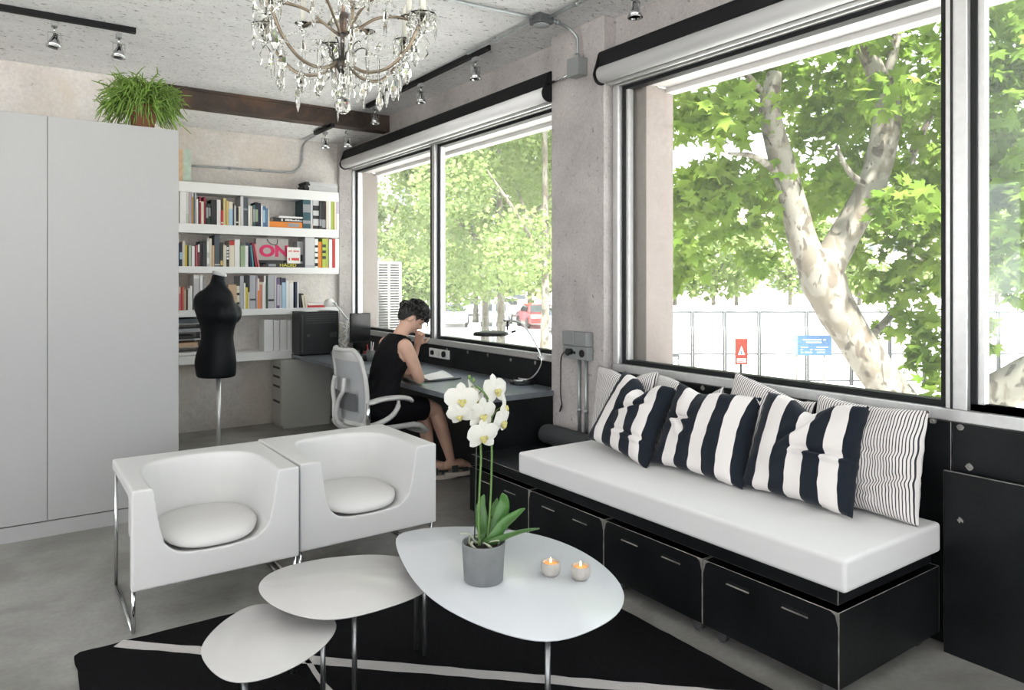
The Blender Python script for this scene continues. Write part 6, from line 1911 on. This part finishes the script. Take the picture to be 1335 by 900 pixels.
# upper canopy across the window, leaving gaps of sky
for k in range(92):
    u = rB.uniform(850, 1420); v = rB.uniform(-120, 270); f = rB.uniform(6.6, 10.5)
    if 990 < u < 1060 and 100 < v < 330 and f < 8.2: f = 9.5
    if 1080 < u < 1165 and 60 < v < 330 and f < 8.2: f = 9.5
    if u < 930 and 175 < v < 240: continue
    bl(u, v, f, rB.uniform(.35, .62), int(rB.uniform(70, 110)))
for u, v, f, r, n in ((880, 300, 8.2, .5, 120), (920, 250, 8.0, .5, 110), (905, 345, 8.5, .30, 60), (870, 370, 8.6, .22, 30), (960, 290, 8.6, .45, 100), (985, 340, 8.8, .25, 45), (1030, 300, 9.0, .35, 60),
                      (1125, 320, 8.7, .35, 80), (1150, 370, 8.6, .35, 90), (1190, 300, 8.3, .45, 120), (1205, 360, 8.2, .40, 110), (1220, 240, 8.0, .5, 120), (1175, 250, 8.4, .45, 110), (1190, 420, 8.3, .35, 80), (1215, 455, 8.0, .32, 65), (1150, 430, 8.8, .18, 20),
                      (1225, 500, 7.8, .25, 30), (1195, 470, 8.2, .25, 30), (1290, 300, 7.4, .45, 110), (1320, 345, 7.4, .35, 80), (1280, 250, 7.6, .45, 100), (1345, 240, 7.2, .5, 110), (1310, 180, 7.2, .5, 110), (1272, 420, 7.8, .2, 22), (1278, 445, 7.8, .16, 16), (1330, 380, 7.0, .2, 25),
                      (1300, 100, 7.0, .5, 110), (1380, 350, 6.8, .5, 110), (1230, 160, 7.8, .5, 110), (1200, 90, 7.8, .5, 100), (1100, 130, 8.8, .5, 100), (1090, 240, 9.2, .45, 90), (1060, 180, 9.0, .45, 90), (960, 150, 7.8, .45, 100), (900, 150, 7.6, .45, 100), (1040, 80, 8.6, .5, 100)):
    bl(u, v, f, r, n)
P = blobs(B)
P = P[P[:, 0] > 4.2]
dist = P[:, 0] * _s + P[:, 1] * _c
uu = 667.5 + FPX * (P[:, 0] * _c - P[:, 1] * _s) / dist; vv = HOR - FPX * (P[:, 2] - EYE) / dist
vis = (uu > 850) & (uu < 1335) & (vv > 20) & (vv < 520)
order = np.argsort(np.where(vis, dist, 99))
near = order[:240]; rest = order[240:]
lm = bpy.data.meshes.new('leaf'); lm.from_pydata([tuple(v * .165) for v in LEAF_V], [], [tuple(int(i) for i in f) for f in LEAF_F]); lm.materials.append(M_LEAF)
Rn = rand_rots(len(near))
for i, k in enumerate(near):
    o = bpy.data.objects.new('leaf', lm); COL.objects.link(o); o.parent = pt_
    M = Matrix([[*Rn[i][r], 0] for r in range(3)] + [[0, 0, 0, 1]])
    o.matrix_local = Matrix.Translation(Vector(P[k]) - PT) @ M @ Matrix.Scale(float(RNG.uniform(.8, 1.2)), 4)
V, F = leaves(P[rest] - np.array(PT), .155, LEAF_V, LEAF_F)
stuff(np_mesh('foliage', V, F, M_LEAF, pt_))

# --- the street trees seen through the desk window and behind
def street_tree(label, u, f, h_top, crown, n, size=.2, trunk_r=.14, lean=0, mat_=None, lowz=2.2):
    b = atf(u, 400, f); b.z = GZ
    t = thing('street_tree', label, 'tree', 'trees along the street', b)
    MB().tube(catmull([(0, 0, 0), (.05 + lean, .03, 1.6), (lean * 1.5, 0, lowz + 1.2), (lean * 2, .1, h_top * .8)], 6), list(np.linspace(trunk_r, trunk_r * .45, 19)), 10).obj('trunk', M_BARK, t)
    for k in range(3):
        a = k * 2.1 + u
        MB().tube([(lean, 0, lowz + .4), (lean + cos(a) * crown * .4, sin(a) * crown * .4, lowz + 1.6), (lean + cos(a) * crown * .7, sin(a) * crown * .7, lowz + 2.4)], [trunk_r * .5, trunk_r * .35, trunk_r * .15], 7).obj('branch', M_BARK, t)
    D = []
    for k in range(26):
        a = RNG.uniform(0, 2 * pi); q = RNG.uniform(.1, 1) ** .5 * crown
        z = RNG.uniform(lowz, h_top)
        tap = max(.35, 1 - abs((z - (lowz + h_top) / 2) / ((h_top - lowz) / 2)) ** 2 * .6)
        D.append(((lean + cos(a) * q * tap, sin(a) * q * tap, z), (crown * .36, crown * .36, crown * .3), n // 26))
    V, F = leaves(blobs(D), size, SMALL_V, SMALL_F)
    stuff(np_mesh('foliage', V, F, mat_ or M_LEAF2, t))
    return t
street_tree('street tree with thin trunk standing right behind the arched desk lamp', 652, 22, 9.5, 3.8, 24000, .155, .15, lowz=3.1)
street_tree('leafy street tree near the concrete pier in the desk window', 705, 18, 9, 3.0, 20000, .135, .13, .1, lowz=2.9)
street_tree('street tree beside the desk window mullion', 632, 27, 11, 2.7, 16000, .17, .17, lowz=3.2)
street_tree('street tree seen through the left pane, left of its gap of sky', 484, 20, 9, 1.35, 8000, .14, .13, lowz=2.6)
street_tree('low leafy tree in the left pane near the louvred shutters', 540, 34, 4.6, 3.0, 7000, .2, .14, lowz=1.6)
for i, (u, f) in enumerate(((620, 48), (560, 60), (690, 46), (880, 62), (960, 70), (1030, 66), (930, 55), (1300, 60), (1230, 72), (1120, 64), (480, 55), (735, 52))):
    street_tree(['pale distant tree left of the lamp post', 'distant tree by the far building', 'distant tree near the pier side of the desk window', 'far tree over the pale bank, first from the window jamb', 'far tree over the pale bank, second from the window jamb', 'far tree over the pale bank, behind the forked trunk',
                 'shorter far tree left of the blue sign', 'far tree beyond the right pane', 'far tree hidden mostly by the right mullion', 'far tree right of the forked trunk', 'far tree behind the louvred shutters', 'far tree hidden mostly by the concrete pier'][i], u, f, 7.5 + (i % 3), 3.8, 2200, .5, .2, lowz=2.4)

# --- fence panels, bank, signs
M_FENCE = mat('fence_galvanised', (.045, .048, .052), .5, .4)
ax = Vector((_c, -_s, 0)); fo_ = 19.0
fence_mesh = None
labels_f = ['leftmost mesh fence panel beside the window jamb', 'mesh fence panel left of the red warning sign', 'mesh fence panel behind the red warning sign', 'mesh fence panel between the red and blue signs', 'mesh fence panel behind the blue sign', 'mesh fence panel behind the leaning trunk',
            'mesh fence panel right of the leaning trunk', 'mesh fence panel seen beside the right mullion', 'mesh fence panel left in the right pane', 'rightmost mesh fence panel in the right pane']
us = [853, 903, 945, 990, 1052, 1110, 1160, 1205, 1250, 1302, 1360]
def fxy(u):
    return Vector(((667.5 * 0 + (_s + (u - 667.5) / FPX * _c)) * fo_, (_c - (u - 667.5) / FPX * _s) * fo_, 0))
proto = None
for i in range(10):
    a, b = fxy(us[i]), fxy(us[i + 1])
    w = (b - a).length
    t = thing('fence_panel', labels_f[i], 'fence', 'wire mesh site fence', (a.x, a.y, GZ), -YAW)
    for x in (.03, w - .03):
        MB().cyl((x, 0, 0), (x, 0, 1.95), .028, n=8).obj('post', M_FENCE, t)
    for z in (.12, .82, 1.93):
        MB().cyl((.03, 0, z), (w - .03, 0, z), .02, n=6).obj('rail', M_FENCE, t)
    m = MB()
    for x in np.arange(.1, w - .05, .09): m.box(x - .0018, x + .0018, -.002, .002, .12, 1.93)
    for z in np.arange(.2, 1.9, .2): m.box(.03, w - .03, -.0025, .0025, z - .0025, z + .0025)
    stuff(m.obj('wire_mesh', M_FENCE, t))
p = atf(866, 470, 17.0)
bt = thing('barrier', 'low grey steel barrier at the left edge of the bench window', 'barrier', None, (p.x, p.y, GZ), -YAW)
for x in (-.3, .35): MB().cyl((x, 0, 0), (x, 0, .98), .025, n=8).obj('post', M_FENCE, bt)
MB().cyl((-.3, 0, .98), (.35, 0, .98), .025, n=8).obj('rail', M_FENCE, bt); MB().cyl((-.3, 0, .3), (.35, 0, .95), .015, n=6).obj('brace', M_FENCE, bt)
pa, pb = atf(820, 400, 46), atf(1420, 400, 46)
mB = MB(); 
bk = thing('embankment', 'pale low embankment beyond the mesh fence', 'embankment', None, ((pa.x + pb.x) / 2, (pa.y + pb.y) / 2, GZ), -YAW)
MB().rings([[Vector((-18, y, z)) for y, z in ((-2.5, 0), (-1.8, .75), (0, 1.0), (6, 1.0), (6, 0))], [Vector((18, y, z)) for y, z in ((-2.5, 0), (-1.8, .75), (0, 1.0), (6, 1.0), (6, 0))]], smooth=False).obj('bank', mat('pale_bank', (.20, .20, .215), .95, var=.1, vscale=.8), bk)
MB().box(-18, 18, -2.0, -1.8, .55, .95).obj('kerb', mat('pale_kerb', (.30, .30, .31), .9), bk)

M_SIGNRED = mat('sign_red', (.33, .028, .01), .5); M_SIGNBLUE = mat('sign_blue', (.028, .078, .17), .5)
def sign_frame(u, v, f): 
    p = atf(u, v, f); return p
p = atf(966.5, 458.5, 12.0)
rs = thing('warning_sign', 'red warning sign with white triangle on a post outside', 'sign', None, (p.x, p.y, GZ), -YAW)
hz = p.z - GZ
MB().box(-.105, .105, -.006, .006, hz - .215, hz + .215).obj('board', M_SIGNRED, rs)
MB().cyl((0, .03, 0), (0, .03, hz + .1), .022, n=10).obj('post', M_FENCE, rs)
X90 = Matrix.Rotation(pi / 2, 4, 'X')
MB().prism([(-.058, -.055), (.058, -.055), (.0, .095)], .0065, .0085, M=Matrix.Translation((0, 0, hz + .0)) @ X90).obj('triangle', M_WHITE, rs)
MB().prism([(-.014, -.045), (.016, -.045), (.010, -.01), (.004, .045), (-.004, .02), (-.012, -.01)], .0088, .0098, M=Matrix.Translation((0, 0, hz)) @ X90).obj('pictogram', mat('sign_inkblue', (.08, .12, .35), .5), rs)
MB().prism([(-.075, -.185), (.075, -.185), (.075, -.115), (-.075, -.115)], .0065, .0080, M=Matrix.Translation((0, 0, hz)) @ X90).obj('text_panel', M_WHITE, rs)
m = MB()
for k in range(2): m.box(-.06, .055 - .03 * k, -.0092, -.0081, hz - .142 - .028 * k, hz - .130 - .028 * k)
m.obj('text_line', M_SIGNRED, rs)
p = atf(1057.5, 450.5, 14.0); hz = p.z - GZ
bs = thing('information_sign', 'blue information sign with white lettering on two posts outside', 'sign', None, (p.x, p.y, GZ), -YAW)
MB().box(-.265, .395, -.008, .008, hz - .20, hz + .20).obj('board', M_SIGNBLUE, bs)
MB().box(-.395, -.2655, -.008, .008, hz - .19, hz + .19).obj('side_board', mat('sign_paleblue', (.10, .15, .24), .5), bs)
for x in (-.27, .27): MB().cyl((x, .03, 0), (x, .03, hz + .1), .018, n=8).obj('post', mat('sign_post_brown', (.20, .14, .11), .7), bs)
m = MB(); rr = random.Random(3)
for k, (a, b, z) in enumerate(((-.16, .28, .10), (-.10, .20, .05), (-.2, .33, -.04), (-.2, .33, -.09), (-.2, .33, -.14))):
    x = a
    while x < b:
        w = rr.uniform(.02, .05) if k > 1 else .03
        if rr.random() < (.95 if k < 2 else .6): m.box(x, min(x + w, b), -.0095, -.0082, hz + z, hz + z + (.018 if k < 2 else .012))
        x += w + .006
m.prism([(.0, 0), (.04, .03), (.03, .06), (-.02, .05), (-.05, .02), (-.03, -.03)], .0082, .0095, M=Matrix.Translation((-.33, 0, hz)) @ X90)
m.obj('lettering', M_WHITE, bs)

# --- lamp post, parked cars, buildings
p = atf(644, 400, 30)
lpst = thing('street_lamp', 'slim pale street lamp post behind the arched desk lamp', 'street lamp', None, (p.x, p.y, GZ))
MB().tube([(0, 0, 0), (0, 0, 1.0), (0, 0, 7)], [.11, .08, .05], 10).obj('pole', mat('lamp_post_paint', (.5, .5, .5), .5), lpst)
MB().box(-.2, .9, -.1, .1, 7.0, 7.12).obj('lamp_head', M_GREY, lpst, bevel=.03)
CARC = {'silver': (.45, .46, .48), 'white': (.75, .75, .75), 'grey blue': (.16, .22, .32), 'dark grey': (.06, .06, .065), 'red': (.45, .03, .03), 'beige': (.50, .42, .34), 'black': (.02, .02, .022), 'pale blue': (.30, .40, .52)}
M_CARGLASS = mat('car_glass', (.03, .035, .04), .08); M_TYRE = mat('tyre', (.015, .015, .015), .8)
def car(u, f, heading, colr, label):
    p = atf(u, 400, f); p.z = GZ
    t = thing('car', label, 'car', 'cars parked in the street', p, heading)
    side = [(-2.1, .32), (-2.12, .62), (-2.0, .86), (-1.55, .93), (-1.0, 1.38), (.35, 1.42), (1.05, .98), (1.8, .86), (2.1, .70), (2.12, .35)]
    def sec(y, s): return [Vector((x * (1 - .02 * s), y * (1 - .16 * max(0, z - .9) / .5), z)) for x, z in side]
    rings = [sec(-.84, 1), sec(-.80, 0), sec(.80, 0), sec(.84, 1)]
    rings[0] = [Vector((q.x * .97, q.y, .32 + (q.z - .32) * .96)) for q in rings[0]]; rings[3] = [Vector((q.x * .97, q.y, .32 + (q.z - .32) * .96)) for q in rings[3]]
    MB().rings(rings, smooth=False).obj('body', mat('car_paint_' + colr.replace(' ', '_'), CARC[colr], .25, coat=.6), t, bevel=.05)
    gl = MB()
    for s in (-1, 1):
        y = .80 * s
        gl.add([(-1.35, y * .985 + .03 * s, .97), (.80, y * .985 + .03 * s, .97), (.28, y * .87 + .06 * s, 1.33), (-.95, y * .87 + .06 * s, 1.31)], [(0, 1, 2, 3)])
    gl.add([(1.06, -.68, .99), (1.06, .68, .99), (.42, .6, 1.405), (.42, -.6, 1.405)], [(0, 1, 2, 3)]).add([(-1.60, .68, .95), (-1.60, -.68, .95), (-1.06, -.6, 1.355), (-1.06, .6, 1.355)], [(0, 1, 2, 3)])
    gl.obj('windows', M_CARGLASS, t)
    for x in (-1.3, 1.32):
        for s in (-1, 1):
            MB().cyl((x, .70 * s, .32), (x, .87 * s, .32), .32, n=18).lathe([(0, .0), (.2, .0), (.19, .012), (0, .02)], 14, M=Matrix.Translation((x, .87 * s, .32)) @ Matrix.Rotation(-pi / 2 * s, 4, 'X')).obj('wheel', M_TYRE, t)
cars = [(592, 44, 1.0, 'white', 'white car parked nearest right of the desk window mullion'), (648, 45, .9, 'pale blue', 'pale blue car parked nearest behind the lamp shade'),
        (575, 57, .95, 'grey blue', 'grey blue car in the second parked row beside the mullion'), (617, 58, .95, 'silver', 'silver car in the second parked row left of the lamp post'), (662, 57, 1.0, 'beige', 'beige car in the second parked row right of the lamp post'),
        (566, 72, .95, 'white', 'white car far back beside the mullion'), (601, 73, .9, 'dark grey', 'dark grey car far back in the car park'), (637, 72, .95, 'silver', 'silver car far back behind the lamp post'), (676, 73, 1.0, 'white', 'white car far back near the pier'),
        (699, 43, 1.15, 'red', 'red parked car beside the concrete pier'), (735, 38, 1.1, 'silver', 'silver parked car half hidden by the concrete pier'), (536, 46, .9, 'silver', 'silver car low in the left pane behind the person'), (540, 62, .9, 'black', 'black car in the left pane, far back')]
for u, f, hd, cn, lb in cars:
    car(u, f, hd, cn, lb)
M_FACADE = mat('pale_facade', (.66, .58, .54), .9, var=.06, vscale=.4); M_FWIN = mat('facade_window', (.10, .11, .12), .2)
def building(u, f, w, d, h, rz, label, floors, cols):
    p = atf(u, 400, f); p.z = GZ
    t = thing('apartment_building', label, 'building', 'buildings across the street', p, rz)
    MB().box(-w / 2, w / 2, 0, d, 0, h).obj('wall', M_FACADE, t); MB().box(-w / 2 - .3, w / 2 + .3, -.3, d + .3, h, h + .35).obj('cornice', M_WHITEWALL, t)
    for i in range(cols):
        for j in range(floors):
            x = -w / 2 + (i + .5) * w / cols; z = 1.2 + j * (h - 1) / floors
            wn_ = MB().box(x - .6, x + .6, -.06, .04, z, z + 1.7).obj('window', M_FWIN, t)
            MB().box(x - .75, x + .75, -.16, -.061, z - .14, z - .02).obj('sill', M_WHITEWALL, wn_)
building(548, 75, 18, 10, 20, -YAW + .3, 'pale pink apartment building seen in the sky gap of the left pane', 6, 6)
building(880, 110, 40, 12, 14, -YAW - .1, 'long pale apartment building beyond the field, near the window jamb', 4, 12)
building(1280, 105, 40, 12, 13, -YAW - .2, 'long pale apartment building beyond the field, in the right pane', 4, 12)
# louvred shutter leaf open outside the desk window
sa = at(490.5, 400, 'Y', 8.6); sb_ = at(523.5, 400, 'Y', 8.6)
zt, zb = at(507, 345, 'Y', 8.6).z, at(507, 434, 'Y', 8.6).z
ls = thing('louvred_shutter', 'white louvred shutter panel standing outside the left window pane', 'shutter', None, ((sa.x + sb_.x) / 2, 8.6, GZ))
Pl = Matrix.Translation((-(sa.x + sb_.x) / 2, -8.6, -GZ))
M_SHUT = mat('shutter_white', (.24, .235, .23), .6)
w = sb_.x - sa.x; xm = (sa.x + sb_.x) / 2
fr = MB()
for x0, x1 in ((sa.x, sa.x + .035), (xm - .015, xm + .015), (sb_.x - .035, sb_.x)): fr.box(x0, x1, 8.6, 8.64, zb, zt, M=Pl)
fr.box(sa.x, sb_.x, 8.6, 8.64, zt, zt + .04, M=Pl).box(sa.x, sb_.x, 8.6, 8.64, zb - .04, zb, M=Pl)
fr.box(sa.x, sa.x + .035, 8.6, 8.64, GZ, zb - .04, M=Pl).box(sb_.x - .035, sb_.x, 8.6, 8.64, GZ, zb - .04, M=Pl)
fr.obj('frame', M_SHUT, ls)
for k in range(26):
    z = zb + (zt - zb) * (k + .5) / 26
    for x0, x1 in ((sa.x + .036, xm - .016), (xm + .016, sb_.x - .036)):
        MB().add([Pl @ Vector(v) for v in ((x0, 8.602, z - .010), (x1, 8.602, z - .010), (x1, 8.632, z + .012), (x0, 8.632, z + .012), (x0, 8.606, z - .014), (x1, 8.606, z - .014), (x1, 8.636, z + .008), (x0, 8.636, z + .008))], [(0, 1, 2, 3), (7, 6, 5, 4), (0, 4, 5, 1), (3, 2, 6, 7)]).obj('slat', M_SHUT, ls)
MB().box(sa.x + .036, sb_.x - .036, 8.641, 8.648, zb, zt, M=Pl).obj('gap_shade', mat('shutter_shadow', (.08, .07, .07), .9), ls)  # dark sheet behind the slats: shade of the gaps put into its colour
